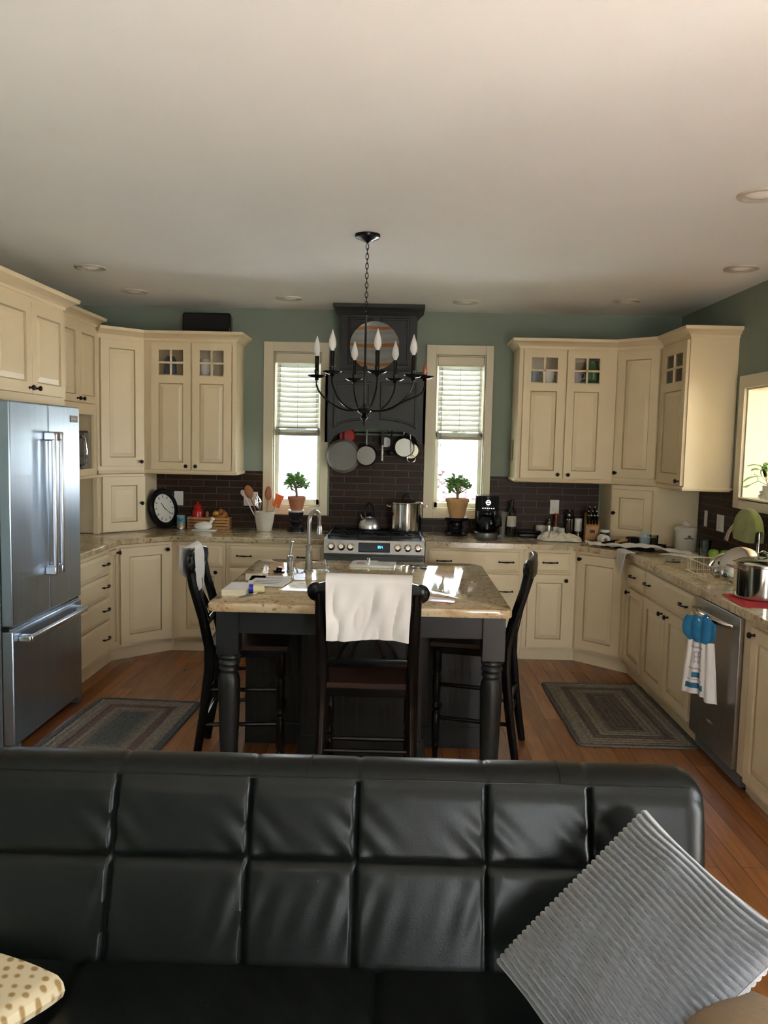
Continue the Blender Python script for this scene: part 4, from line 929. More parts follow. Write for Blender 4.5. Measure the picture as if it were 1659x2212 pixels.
# ---------------------------------------------------------------- chairs (counter height, bow top rail, crossed slats)
def make_chair(label):
    t = thing('counter_stool', label, 'stool', (0,0,0), 0, 'black counter stools around the island')
    sw = .205  # half width; chair faces +y, back at y=-.2
    for s in (-1, 1):
        m = MB(); pts = [(s*.205, -.245, 0), (s*.20, -.205, .25), (s*.195, -.175, .50), (s*.193, -.175, .62), (s*.195, -.205, .76), (s*.20, -.255, .93), (s*.203, -.275, 1.04)]
        m.tube(pts, [.018, .021, .024, .025, .023, .021, .019], 10, flat=1.25); m.build('back_leg', BLACKP, t)
        m = MB(); m.lathe([(.014, 0), (.016, .05), (.02, .07), (.014, .08), (.021, .10), (.022, .24), (.015, .26), (.022, .28), (.015, .30), (.020, .33), (.023, .44), (.016, .46), (.023, .48), (.023, .585)], 16, T3((s*.19, .185, 0))); m.build('front_leg', BLACKP, t)
        m = MB(); m.tube([(s*.198, -.19, .40), (s*.19, .185, .40)], .011, 8); m.build('stretcher', BLACKP, t)
        m = MB(); m.tube([(s*.20, -.205, .22), (s*.19, .185, .22)], .011, 8); m.build('stretcher', BLACKP, t)
    MB().tube([(-.19, .185, .24), (.19, .185, .24)], .012, 8).build('stretcher', BLACKP, t); MB().tube([(-.2, -.20, .24), (.2, -.20, .24)], .011, 8).build('stretcher', BLACKP, t)
    MB().tube([(-.2, -.20, .33), (.2, -.20, .33)], .010, 8).build('stretcher', BLACKP, t)
    m = MB(); m.box(-.19, .19, -.185, .195, .565, .605); m.build('seat_frame', BLACKP, t, bevel=.004)
    def sf(u, v):
        x = (u-.5)*.42; y = -.19+v*.41; k = 1-.10*(1-v); return (x*k, y, .628-.012*math.exp(-((u-.5)/.25)**2-((v-.45)/.3)**2))
    MB().grid(sf, 16, 14, thick=.022).build('seat', WOODD, t, label='dark red brown wooden seat')
    def bowrail(z0, z1, r, name, hw, y0, bow, th):
        m = MB(); n = 18
        P = [((-1+2*i/n)*hw, y0-bow*(1-(-1+2*i/n)**2)) for i in range(n+1)]
        vs = []; fs = []
        for i, (x, y) in enumerate(P):
            e = (-1+2*i/n); zt = z1-(.0 if abs(e) < .8 else (abs(e)-.8)*.25*abs(z1-z0)*3); zb = z0+(.0 if abs(e) < .8 else (abs(e)-.8)*.25*abs(z1-z0)*3)
            vs += [(x, y-th/2, zb), (x, y+th/2, zb), (x, y+th/2+.004, (zb+zt)/2), (x, y+th/2, zt), (x, y-th/2, zt), (x, y-th/2-.004, (zb+zt)/2)]
        for i in range(n):
            for k in range(6): k2 = (k+1) % 6; fs.append((i*6+k, (i+1)*6+k, (i+1)*6+k2, i*6+k2))
        fs.append((5,4,3,2,1,0)); fs.append(tuple(n*6+k for k in range(6)))
        m.add(vs, fs); m.build(name, BLACKP, t, bevel=.004)
    bowrail(.985, 1.085, 0, 'top_rail', .228, -.262, .03, .026)
    for s in (-1, 1): MB().ball((s*.222, -.266, 1.040), .036, 16, sy=.45, rz=.040).build('rail_end', BLACKP, t)
    bowrail(.700, .745, 0, 'lower_rail', .195, -.195, .012, .02)
    for s in (-1, 1):   # two pairs of curved crossing slats
        for k in (0, .055):
            pts = []
            for i in range(11):
                v = i/10; x = s*((.13-k)*(1-v)+(-.13-k*.2)*v+.045*math.sin(PI*v)); pts.append((x, -.20-.062*v-.018*math.sin(PI*v)+(.006 if s > 0 else -.006), .735+.27*v))
            MB().tube(pts, .0085, 8, flat=.8).build('back_slat', BLACKP, t)
    return t
ch = make_chair('black counter stool at the front of the island, white towel over its back')
ch.location = (-.103, 3.63, 0)
c2 = copy_tree(ch); c2['label'] = 'black counter stool left of the island with a cloth over its rail'; c2.location = (-.76, 4.22, 0); c2.rotation_euler = (0, 0, R(-86))
c3 = copy_tree(ch); c3['label'] = 'black counter stool right of the island with a bare curved back'; c3.location = (.465, 4.36, 0); c3.rotation_euler = (0, 0, R(77))

# towels over chairs
def drape(name, mtx, w, front, back, top, yc, hem, label, ml, cat='towel', th=.003, amp=.008, seed=1, skew=0., gap=.022):
    # cloth over a rail: u across, v from back hem over the rail to front hem (front is -y)
    rnd = random.Random(seed); ph = [rnd.uniform(0, 6) for _ in range(8)]
    L = back+front+PI*gap
    def f(u, v):
        s = v*L; x = (u-.5)*w
        if s < back: y = gap; z = top-gap-(back-s)
        elif s < back+PI*gap: a = (s-back)/gap; y = gap*math.cos(a); z = top-gap+gap*math.sin(a)
        else: y = -gap; z = top-gap-(s-back-PI*gap)
        d = max(0, (top-z)); fold = amp*min(1, d/.12)*(math.sin(u*9+ph[0]+d*3)+.6*math.sin(u*17+ph[1]-d*9)+.4*math.sin(u*5+d*22+ph[2])+.3*math.sin(u*31+d*30+ph[3]))
        sag = -.012*math.sin(PI*u) if False else 0
        zz = z+hem*math.sin(u*PI*2+ph[4])*min(1, d/.3)+skew*(u-.5)*min(1, d/.05)
        return (x*(1-.05*min(1, d/.25)), y+yc-(abs(fold) if y < 0 else -abs(fold)*.5), zz)
    m = MB(); m.grid(f, 60, 70, thick=th); o = m.build(name, ml); o.matrix_world = mtx
    return tag(o, label, cat)
tw = drape('hand_towel', Matrix(), .36, .235, .14, 1.118, 0, .006, 'rumpled white cotton towel draped over the front stool', CLOTHW, seed=3, amp=.011, gap=.034)
tw.location = (-.100, 3.35, 0); tw.rotation_euler = (0, 0, R(-2))
tw = drape('dish_towel', Matrix(), .27, .13, .20, 1.118, 0, .03, 'white cloth bunched over the rail of the left stool', CLOTHW, seed=9, amp=.01, gap=.034, skew=.12)
tw.location = (-1.045, 4.17, 0); tw.rotation_euler = (0, 0, R(-86))

# ---------------------------------------------------------------- rugs
def rug(label, c, hx, hy, rz, ml):
    P = []
    for (cx, cy, a0) in ((hx-.05, -hy+.05, -90), (hx-.05, hy-.05, 0), (-hx+.05, hy-.05, 90), (-hx+.05, -hy+.05, 180)):
        for k in range(5): a = R(a0+k*22.5); P.append((cx+.05*math.cos(a), cy+.05*math.sin(a)))
    m = MB(); m.prism(P, 0, .011); return tag(m.build('braided_rug', ml, bevel=.004), label, 'rug', 'braided rugs', (*c, .0005), rz)
bg, dk, md, rd = (.22, .18, .14), (.075, .08, .075), (.14, .115, .09), (.13, .075, .06)
rug('grey and brown braided rug beside the refrigerator', (-1.545, 4.50), .335, .515, R(-3), rug_mat('rug_left', .335, .515, [(0, dk), (.10, dk), (.14, bg), (.34, bg), (.38, rd), (.5, rd), (.54, bg), (.72, md), (.78, dk), (1, dk)], .05))
rug('brown braided rug in front of the sink cabinet', (1.395, 5.02), .345, .60, R(0), rug_mat('rug_right', .345, .60, [(0, md), (.06, dk), (.12, (.19,.16,.115)), (.30, (.20,.165,.12)), (.36, (.095,.072,.055)), (.46, (.095,.072,.055)), (.52, (.19,.16,.115)), (.66, (.17,.14,.10)), (.74, (.085,.066,.052)), (1, (.085,.066,.052))], .05))

# ---------------------------------------------------------------- sofa
t = thing('sofa', 'black tufted leather futon sofa seen from its seat side', 'sofa', (-.3, 1.5, 0))
BX0, BX1 = -1.75, .775
seams = [-1.32, -.99, -.665, -.335, -.074, .240, .490]
def sofa_back():
    # loft cross-sections (y,z) around the backrest; front face tufted
    m = MB(); nu = 420; prof = []
    def front(s):  # s 0..1 bottom to top front
        return (1.795+.13*s, .40+.435*s)
    K = []
    for i in range(46): K.append(('f', i/45))
    top = [(1.930, .845), (1.940, .858), (1.957, .867), (1.985, .872), (2.015, .870), (2.040, .862), (2.055, .848), (2.062, .83)]
    for q in top: K.append(('t', q))
    for i in range(1, 9): K.append(('b', i/8))
    vs = []; n = len(K)
    for iu in range(nu+1):
        u = iu/nu; x = BX0+(BX1-BX0)*u
        endf = 1.
        de = min(x-BX0, BX1-x); rr = .06
        e = 1 if de > rr else math.sqrt(max(0, 1-(1-de/rr)**2))
        g = 0; 
        for sx in seams: g = max(g, math.exp(-((x-sx)/.0045)**2)+.18*math.exp(-abs(x-sx)/.03))
        for kind, p in K:
            if kind == 'f':
                s = p; y, z = front(s); xx = x
                gz = math.exp(-((s-.605)/.014)**2)+.30*math.exp(-abs(s-.605)/.06)
                near = min(abs(x-sx) for sx in seams)
                wr = 0
                for sx in seams[2:]:
                    dxx = x-sx
                    wr += .0022*math.sin(70*(dxx+.5*(s-.6)))*math.exp(-(dxx/.07)**2-((s-.72)/.17)**2)+.0012*math.sin(95*(dxx-.15*(s-.4)))*math.exp(-(dxx/.09)**2-((s-.35)/.16)**2)
                edge = math.exp(-((1-s)/.03)**2)
                dep = .009*min(1, max(g, gz))+.010*edge
                dome = .010*(1-min(1, 1.2*max(g, gz)))
                y = y+dep-dome-wr*1.6
                # lower rounding into the crease
                if s < .12: y += .05*(1-s/.12)**2
            elif kind == 't': y, z = p; 
            else: y, z = 2.062-.10*p, .83-.62*p
            if kind == 't': z -= .004*min(1, g)
            yc, zc = 1.94, .6
            y = yc+(y-yc)*(.35+.65*e); z = zc+(z-zc)*(.80+.20*e) if z > zc else z
            vs.append((x, y, z))
    fs = []
    for i in range(nu):
        for k in range(n):
            k2 = (k+1) % n; fs.append((i*n+k, (i+1)*n+k, (i+1)*n+k2, i*n+k2))
    fs.append(tuple(range(n-1,-1,-1))); fs.append(tuple(nu*n+k for k in range(n)))
    m.M = inv(t); m.add(vs, fs); m.build('backrest', LEATHER, t, smooth=60)
sofa_back()
m = WMB(t); m.tube([(BX0+.03, 1.932, .840)]+[(BX0+.05+(BX1-BX0-.1)*i/30, 1.9305+.0008*math.sin(i*3), .8475+.001*math.sin(i*2.3)) for i in range(31)]+[(BX1-.02, 1.938, .835)], .0022, 6); m.build('piping', LEATHER, t)
m = WMB(t)
for sx in (-.2, .42): m.tube([(sx, 1.935, .853), (sx+.002, 1.957, .8685), (sx+.004, 1.985, .8735), (sx+.006, 2.015, .8715), (sx+.006, 2.04, .863)], .0016, 6)
m.build('top_seam', LEATHER, t)
def seatf():
    m = WMB(t); nu = 200; nv = 60; ss = [-1.35, -.72, -.02, .46]
    def f(u, v):
        x = BX0+(BX1-BX0)*u; y = 1.0+v*.86; g = max(math.exp(-((x-s)/.010)**2)+.4*math.exp(-abs(x-s)/.04) for s in ss); g = max(g, math.exp(-((v-.45)/.012)**2)+.4*math.exp(-abs(v-.45)/.05))
        e = min(u, 1-u)*(BX1-BX0)/.06; e = 1 if e > 1 else math.sqrt(max(0, 1-(1-e)**2)); ef = min(1, v/.08); ef = math.sqrt(max(0, 1-(1-ef)**2))
        return (x, y, .30+.145*e*ef*(1)-.016*min(1, g)+.004*math.sin(60*(x+y*.6))*math.exp(-((x+.25)/.25)**2-((v-.7)/.2)**2))
    m.grid(f, nu, nv, thick=0); m.box(BX0+.01, BX1-.01, 1.01, 1.86, .20, .299); m.build('seat', LEATHER, t, smooth=60)
seatf()
for lx in (-1.6, .65):
    for ly in (1.1, 1.95): MB(inv(t)).tube([(lx, ly, 0), (lx, ly, .22)], .02, 12).build('leg', CHROME, t)

# pillow
Tp = Vector((.599, 1.83, .835)); Lp = Vector((.253, 1.745, .507)); e1 = (Tp-Lp); e2 = Vector((.382, -.911, -.153)).normalized()*.425
nrm = e2.cross(e1).normalized()
if nrm.z < 0: nrm = -nrm
def pil():
    m = MB(); nu, nv = 462, 70; n_r = 33
    def shape(u, v):  # u along e1 (across ribs), v along e2 (along ribs)
        pu, pv = 2*u-1, 2*v-1
        pin = 1-.07*(pu**2)*(1-pv**2)*0
        x = .5+.5*pu*(1-.055*(1-pv*pv)); y = .5+.5*pv*(1-.055*(1-pu*pu))
        h = ((1-pu**2)*(1-pv**2))
        return x, y, .075*max(0, h)**.42
    def top(u, v, sgn):
        x, y, h = shape(u, v)
        wob = .0028*math.sin(18*v+7*u)*math.exp(-((v-.5)/.4)**2)+.010*math.sin(14*(u-.8))*math.exp(-((u-.93)/.10)**2-((v-.35)/.22)**2)
        r = 0; edge = min(1, min(v, 1-v)/.02, min(u, 1-u)/.012)
        ph = (u+.006*math.sin(7*v+3*u)+ .010*math.sin(9*v)*math.exp(-((u-.9)/.12)**2))*n_r*2*PI
        r = .0105*(abs(math.sin(ph/2))**.65)*edge
        P = Lp+e1*x+e2*y
        return P+nrm*sgn*(h+(r+wob if sgn > 0 else r)*1.+.001)
    m.grid(lambda u, v: top(u, v, 1), nu, nv); m.grid(lambda u, v: top(u, 1-v, -1), nu//1, nv)
    o = m.build('throw_pillow', CORD, smooth=80); return tag(o, 'grey wide-ribbed corduroy throw pillow leaning in the right corner of the sofa', 'pillow')
pil()
# dotted blanket, folded, bottom left
def blanket():
    o = None; m = MB()
    P0 = Vector((-1.02, 1.74, .452)); 
    # a folded stack: three layers, each a slab with a rounded nose toward +x
    ea = Vector((-.45, -.89, 0)); eb = Vector((-.91, .40, 0)); C0 = Vector((-.715, 1.665, 0))
    def layer(z, th, back, dy):
        def f(u, v):
            L = .40; q_ = u*(2*L+PI*th/2)
            if q_ < L: d, zz = L-q_, th
            elif q_ < L+PI*th/2: q = (q_-L)/(th/2); d, zz = -math.sin(q)*th/2, th/2+math.cos(q)*th/2
            else: d, zz = q_-L-PI*th/2, 0
            p = C0+eb*(d+back)+ea*(v*.5+dy)
            return (p.x+.004*math.sin(v*17), p.y, z+zz+.003*math.sin(9*v+d*20))
        return f
    m.grid(layer(.455, .042, 0, 0), 60, 30, thick=.006); m.grid(layer(.464, .020, .012, .0), 60, 30, thick=.004)
    o = m.build('blanket', DOTS)
    uv = o.data.uv_layers.new(name='UVMap')
    for l in o.data.loops:
        c = o.data.vertices[l.vertex_index].co; uv.data[l.index].uv = (c.x+.25*c.y, c.y)
    return tag(o, 'folded cream fleece blanket with brown dots at the left end of the sofa', 'blanket')
blanket()
t = thing('tan_cushion', 'tan rounded cushion with pale piping under the ribbed pillow corner', 'cushion', (.66, 1.36, .45))
def tc(u, v):
    a = u*2*PI; b = (v-.5)*PI; return (.13*math.cos(b)*math.cos(a)*1.0, .17*math.cos(b)*math.sin(a), .115+.11*math.sin(b)*abs(math.sin(b))**-.3 if abs(b) > 1e-3 else .115)
MB().grid(tc, 40, 24).build('cover', TANL, t)
MB().tube([(.133*math.cos(a), .173*math.sin(a), .13) for a in [2*PI*i/40 for i in range(40)]], .006, 8, closed=True).build('piping', PINKT, t)

# ---------------------------------------------------------------- left counter things
ZC = .9142
t = thing('round_clock', 'round black framed clock with a white face leaning in the left corner', 'clock', (-1.905, 6.635, ZC), R(64))
M0 = T3((0, 0, .168)) @ RX(90-12) 
MB().lathe([(.165, -.012), (.165, .012), (.150, .024), (.125, .022), (.118, .010), (.001, .008), (.001, -.012)], 44, M0).build('frame', BLACKP, t)
fc = MB().lathe([(.117, .0105), (.117, .0125), (.001, .013)], 44, M0).build('face', mat('clock_face', (.62, .60, .54), .6), t)
m = MB()
for k in range(12):
    a = 2*PI*k/12; m.box(-.003, .003, .086, .106, .0132, .0142, M=M0 @ Matrix.Rotation(a, 4, 'Z'))
m.box(-.003, .003, -.015, .055, .0145, .0155, M=M0 @ Matrix.Rotation(R(35), 4, 'Z')); m.box(-.002, .002, -.02, .085, .0158, .0168, M=M0 @ Matrix.Rotation(R(-128), 4, 'Z')); m.build('hands_and_numerals', BLACKPL, fc)
t = thing('food_can', 'small food can with a blue and white label beside the clock', 'can', (-1.774, 6.70, ZC))
MB().lathe([(.036, 0), (.036, .005), (.0345, .008), (.0345, .102), (.036, .107), (.036, .11), (.033, .108), (.001, .106)], 28).build('can', STEEL, t)
MB().lathe([(.0352, .012), (.0352, .055)], 28).build('lower_label', mat('label_mixed', (.50, .48, .34), .5, noise=.8, nscale=26), t); MB().lathe([(.0352, .055), (.0352, .10)], 28).build('upper_label', mat('label_blue', (.10, .34, .50), .5, noise=.7, nscale=18), t)
t = thing('wooden_crate', 'slatted wooden crate against the left backsplash', 'crate', (-1.545, 6.735, ZC))
for sx in (-1, 1): MB().box(sx*.165-.008, sx*.165+.008, -.06, .06, 0, .10).build('end_panel', WOODL, t, bevel=.002)
for sy in (-.066, .062):
    for k in range(4): MB().box(-.173, .173, sy-.0, sy+.006, .004+k*.025, .022+k*.025).build('slat', WOODL, t, bevel=.001)
MB().box(-.157, .157, -.06, .06, 0, .006).build('bottom', WOODL, t)
t = thing('red_canister', 'glossy red pepper shaped jar standing in the wooden crate', 'jar', (-1.645, 6.735, ZC+.0065))
MB().lathe([(.035, 0), (.045, .02), (.046, .13), (.040, .15), (.028, .16), (.028, .165)], 24).build('body', RED, t); MB().lathe([(.031, .166), (.033, .18), (.022, .195), (.008, .20), (.009, .215), (.001, .22)], 20).build('lid', RED, t)
t = thing('fruit_bowl', 'dark bowl of gourds at the right end of the crate', 'bowl', (-1.455, 6.735, ZC+.0065)); MB().lathe([(.025, 0), (.05, .04), (.062, .09), (.068, .115), (.062, .115), (.04, .05), (.001, .02)], 24).build('bowl', mat('amber_glaze', (.34, .16, .03), .3), t)
for k, (x, y, z, r, ml, lb) in enumerate([(-.035, -.02, .125, .026, YELLOW, 'yellow gourd at the left of the dark bowl'), (.0, .01, .14, .028, WOODS, 'brown onion on top of the bowl'), (.035, -.01, .125, .026, mat('orange_gourd', (.45, .12, .03), .4), 'orange gourd at the right of the bowl')]):
    g = thing('gourd', lb, 'gourd', (-1.455+x, 6.735+y, ZC+z), 0, 'gourds in the bowl'); MB().ball((0,0,0), r, 14).build('fruit', ml, g); MB().tube([(0,0,r*.9), (.003,0,r+.014)], .003, 6).build('stem', BARK, g)
t = thing('pepper_mill', 'small turned brown wooden mill between red jar and bowl', 'mill', (-1.565, 6.73, ZC+.0065)); MB().lathe([(.018, 0), (.02, .03), (.012, .07), (.016, .11), (.012, .135), (.001, .14)], 16).build('body', WOODS, t)
# butter dish in the form of a cow
t = thing('butter_dish', 'white ceramic cow shaped butter dish in front of the crate', 'butter dish', (-1.555, 6.59, ZC))
MB().box(-.098, .098, -.045, .045, 0, .010).build('tray', WHITEC, t, bevel=.004)
m = MB(); m.ball((-.01, 0, .035), .075, 20, rz=.034, sy=.5); m.ball((.0, 0, .045), .06, 20, rz=.030, sy=.5); m.build('cover', WHITEC, t)
m = MB(); m.tube([(.045, 0, .055), (.058, 0, .078), (.062, 0, .09)], [.016, .013, .014], 12); m.ball((.068, -.004, .094), .018, 14, rz=.013); m.ball((.062, -.018, .104), .008, 8, rz=.004); m.ball((.062, .014, .104), .008, 8, rz=.004); m.build('cow_head', WHITEC, t)
# crock and utensils
t = thing('utensil_crock', 'cream ceramic crock of cooking utensils left of the left window', 'crock', (-1.075, 6.66, ZC))
MB().lathe([(.055, 0), (.060, .004), (.078, .10), (.083, .15), (.085, .160), (.078, .160), (.073, .10), (.055, .012), (.001, .01)], 32).build('crock', CREAMC, t)
def utensil(name, label, base, tip, headfn, mh, ml):
    u = thing(name, label, 'utensil', (-1.075+base[0], 6.66+base[1], ZC+.02), 0, 'utensils in the crock'); b = Vector((0,0,0)); p = Vector(tip)
    MB().tube([b, p*.5, p*.86], [.005, .005, .006], 8).build('handle', mh, u); m = MB(); headfn(m, seg(b, p) @ RZ(90), p.length); m.build('head', ml, u)
sp = lambda r, l, fl: (lambda m, M, L: m.ball((0, 0, L-l*.2), r, 14, M=M, rz=l, sy=fl))
utensil('wooden_spoon', 'reddish wooden spoon leaning left in the crock', (-.02, 0), (-.11, -.02, .31), sp(.036, .058, .35), WOODS, WOODS)
utensil('wooden_spoon', 'upright brown wooden spoon in the crock', (.01, .01), (.02, .01, .30), sp(.032, .060, .35), WOODL, WOODS)
utensil('ladle', 'white enamel ladle leaning furthest left in the crock', (-.03, .01), (-.155, .02, .29), sp(.022, .030, .6), WHITEC, WHITEC)
def spat(m, M, L): m.prism([(-.03, -.004), (.03, -.004), (.03, .004), (-.03, .004)], L-.06, L+.02, M=M); m.prism([(-.036, -.003), (.036, -.003), (.036, .003), (-.036, .003)], L+.02, L+.05, M=M)
utensil('spatula', 'orange silicone spatula leaning right in the crock', (.03, 0), (.085, -.01, .235), spat, CLOTHC, ORANGE)
def whisk(m, M, L):
    for k in range(5):
        a = PI*k/5; m.tube([(.026*math.sin(PI*i/12)*math.cos(a), .026*math.sin(PI*i/12)*math.sin(a), L-.10+.13*i/12) for i in range(13)], .0014, 5, M=M); m.tube([(-.026*math.sin(PI*i/12)*math.cos(a), -.026*math.sin(PI*i/12)*math.sin(a), L-.10+.13*i/12) for i in range(13)], .0014, 5, M=M)
utensil('whisk', 'steel wire whisk between the wooden spoons', (-.005, -.01), (-.05, -.02, .25), whisk, STEELP, STEELP)

# potted jade plants on pedestals
def jade(m, ml, seed, h, spread, nb):
    rnd = random.Random(seed)
def potted(px, label, pot_m, rt, rb, ph, ped, saucer, seed, lean, hgt):
    y = 6.66
    t = thing('pedestal', label.replace('jade plant', 'turned pedestal'), 'pedestal', (px, y, ZC), 0, 'pedestals under the plants')
    return t
def plant(px, y, z, pot_m, rt, rb, ph, seed, lean, label, hgt, nleaf=46):
    t = thing('jade_plant', label, 'plant', (px, y, z), 0, 'potted jade plants')
    MB().lathe([(rb, 0), (rt*.93, ph*.8), (rt, ph*.8), (rt, ph), (rt*.9, ph), (rt*.85, ph*.8), (rb*.8, .01), (.001, .01)], 32).build('pot', pot_m, t)
    MB().lathe([(rt*.86, ph*.86), (.001, ph*.89)], 24).build('soil', SOIL, t)
    rnd = random.Random(seed); m = MB(); tips = []
    tr = [(0, 0, ph*.85), (lean*.2, 0, ph+hgt*.2), (lean*.5, .0, ph+hgt*.42)]
    m.tube(tr, [.011, .009, .007], 8); b0 = Vector(tr[-1])
    for k in range(15):
        a = 2.4*k+rnd.random()*.5; rr = math.sqrt((k+.5)/15)*.098; e = Vector((lean+rr*math.cos(a), rr*math.sin(a)*.8, ph+hgt*(1.02-.42*(rr/.098)**2+rnd.uniform(-.12, .06)))); st = Vector(tr[rnd.choice((1, 2))])
        md_ = (st+e)/2+Vector((0, 0, -.008)); m.tube([st, md_, e], [.0055, .0042, .003], 6); tips.append((st, md_, e))
    m.build('stems', BARK, t); m = MB()
    for st, md_, e in tips:
        for q in range(13):
            f = rnd.uniform(.7, 1.08); c = md_.lerp(e, (f-.5)*2) if f > .5 else st
            d = Vector((rnd.gauss(0, 1), rnd.gauss(0, 1), rnd.gauss(.4, .8))).normalized()
            c = c+d*.016; M = T3(c) @ d.to_track_quat('X', 'Z').to_matrix().to_4x4()
            m.ball((.009, 0, 0), .020, 8, M=M, rz=.006, sy=.78)
    m.build('foliage', LEAF, t); return t
def pedestal(px, y, label, prof):
    return tag(MB().lathe(prof, 32).build('pedestal', mat('black_turned_wood', (.012, .012, .016), .22)), label, 'pedestal', 'black pedestals under the plants', (px, y, ZC))
pedestal(-.817, 6.68, 'black turned pedestal under the small red clay pot', [(.070, 0), (.070, .018), (.060, .024), (.062, .040), (.050, .050), (.036, .062), (.052, .078), (.054, .09), (.040, .102), (.044, .115), (.060, .140), (.064, .158), (.001, .159)])
tag(MB().lathe([(.05, 0), (.066, .012), (.068, .018), (.062, .016), (.045, .005), (.001, .004)], 28).build('saucer', WHITEC), 'white saucer between the clay pot and black pedestal', 'saucer', None, (-.817, 6.68, ZC+.1595))
plant(-.812, 6.68, ZC+.164, TERRA, .074, .046, .125, 4, -.012, 'jade plant in a red clay pot at the left window', .17)
pedestal(.508, 6.665, 'black turned pedestal under the tan clay pot', [(.092, 0), (.094, .014), (.080, .024), (.055, .034), (.048, .045), (.058, .055), (.060, .075), (.050, .085), (.050, .105), (.085, .118), (.098, .128), (.100, .140), (.094, .150), (.078, .146), (.001, .144)])
plant(.510, 6.665, ZC+.145, TERRAL, .097, .058, .160, 11, .0, 'jade plant in a tan clay pot at the right window', .17, 60)

# kettle and stockpot on the range
t = thing('tea_kettle', 'brushed steel whistling kettle on the range', 'kettle', (-.205, 6.60, .955))
MB().lathe([(.080, 0), (.088, .008), (.088, .03), (.078, .062), (.055, .088), (.032, .098), (.032, .104), (.001, .110)], 36).build('body', STEEL, t)
MB().lathe([(.030, .104), (.024, .114), (.008, .118), (.009, .130), (.001, .135)], 20).build('lid', BLACKPL, t)
MB().tube([(-.055, -.02, .075), (-.072, -.03, .105), (-.078, -.034, .125)], [.014, .011, .012], 12).build('spout', STEELP, t)
MB().tube([(-.035, 0, .095)]+[(-.004+.036*math.cos(a)-0, 0, .150+.060*math.sin(a)) for a in [PI*(1-i/12) for i in range(13)]]+[(.035, 0, .095)], .007, 10).build('handle', BLACKPL, t)
t = thing('stock_pot', 'tall steel stock pot with a domed lid on the range', 'pot', (.092, 6.57, .955))
MB().lathe([(.118, 0), (.126, .006), (.126, .215), (.131, .219), (.131, .224), (.122, .224), (.120, .01), (.001, .008)], 48).build('body', STEELP, t)
ld = MB().lathe([(.133, .225), (.130, .231), (.09, .248), (.03, .258), (.001, .26)], 40).build('lid', STEELP, t)
MB().tube([(-.03, 0, .256), (-.026, 0, .285), (0, 0, .295), (.026, 0, .285), (.03, 0, .256)], .0065, 10).build('knob', BLACKPL, ld)
for s in (-1, 1): MB().tube([(s*.125, -.035, .19), (s*.16, -.03, .20), (s*.165, 0, .203), (s*.16, .03, .20), (s*.125, .035, .19)], .006, 10).build('handle', STEELP, t)

# right part of back counter
t = thing('coffee_maker', 'black drip coffee maker with a glass carafe right of the right window', 'coffee maker', (.728, 6.445, ZC))
MB().lathe([(.088, 0), (.092, .006), (.092, .055), (.086, .060), (.001, .061)], 36).build('base', STEELD, t)
MB().box(-.085, .085, .03, .105, .055, .30).build('column', BLACKPL, t, bevel=.012)
hd = MB().lathe([(.080, .225), (.092, .232), (.094, .345), (.088, .350), (.001, .351)], 36).build('brew_head', BLACKPL, t)
m = MB(); m.lathe([(.020, .0), (.020, .003), (.014, .003), (.014, .0)], 24, T3((0, -.0935, .298)) @ RX(90)); m.box(-.011, .011, -.0975, -.094, .294, .302); m.build('round_emblem', CHROME, hd)
m = MB()
for k in range(6): m.box(-.045+k*.017, -.036+k*.017, -.0955+.0003*abs(k-2.5)**2, -.088, .250, .256)
m.build('lettering', CHROME, hd)
cf = MB().lathe([(.060, .062), (.078, .075), (.082, .11), (.072, .165), (.058, .185), (.062, .20), (.055, .20), (.050, .18), (.001, .175)], 32).build('carafe', GLASSD, t)
MB().lathe([(.060, .198), (.058, .215), (.001, .218)], 28).build('carafe_lid', BLACKPL, cf); MB().tube([(.06, -.03, .19), (.105, -.055, .18), (.11, -.058, .12), (.075, -.035, .09)], .009, 10).build('carafe_handle', BLACKPL, cf)
MB().lathe([(.058, .064), (.075, .078), (.078, .11), (.072, .13), (.001, .13)], 28).build('coffee', mat('coffee', (.01, .006, .004), .1), cf)
t = thing('flared_vase', 'slender grey flared vase between coffee maker and wine bottle', 'vase', (.868, 6.52, ZC)); MB().lathe([(.040, 0), (.040, .01), (.022, .03), (.020, .12), (.026, .17), (.038, .215), (.034, .215), (.018, .12), (.001, .05)], 24).build('body', GREYIRON, t)
t = thing('wine_bottle', 'dark wine bottle with a cream label on the right counter', 'bottle', (.961, 6.68, ZC))
MB().lathe([(.036, 0), (.038, .006), (.038, .185), (.030, .215), (.0155, .235), (.0145, .29), (.017, .292), (.017, .30), (.014, .302), (.001, .302)], 28).build('bottle', BOTTLE, t)
MB().lathe([(.0384, .082), (.0384, .170)], 28).build('label', mat('bottle_label', (.55, .52, .42), .7), t); MB().lathe([(.0156, .245), (.0152, .30), (.0175, .303), (.001, .304)], 20).build('foil_cap', mat('foil_maroon', (.04, .01, .015), .4), t)
t = thing('serving_tray', 'low black lidded dish behind the folded cloth', 'dish', (1.105, 6.68, ZC)); MB().box(-.09, .09, -.06, .06, 0, .035).build('dish', BLACKPL, t, bevel=.01); MB().box(-.094, .094, -.064, .064, .0355, .055).build('lid', BLACKPL, t, bevel=.008)
t = thing('stoneware_bowl', 'beige pointed stoneware bowl beside the chrome shaker', 'bowl', (1.215, 6.74, ZC)); MB().lathe([(.025, 0), (.038, .03), (.046, .09), (.042, .09), (.03, .03), (.001, .02)], 24).build('bowl', CREAMC, t)
t = thing('chrome_shaker', 'small chrome shaker beside the stoneware bowl', 'shaker', (1.275, 6.70, ZC)); MB().lathe([(.022, 0), (.023, .09), (.019, .10)], 20).build('body', STEELP, t); MB().lathe([(.019, .101), (.021, .115), (.012, .13), (.005, .133), (.006, .145), (.001, .148)], 16).build('cap', CHROME, t)
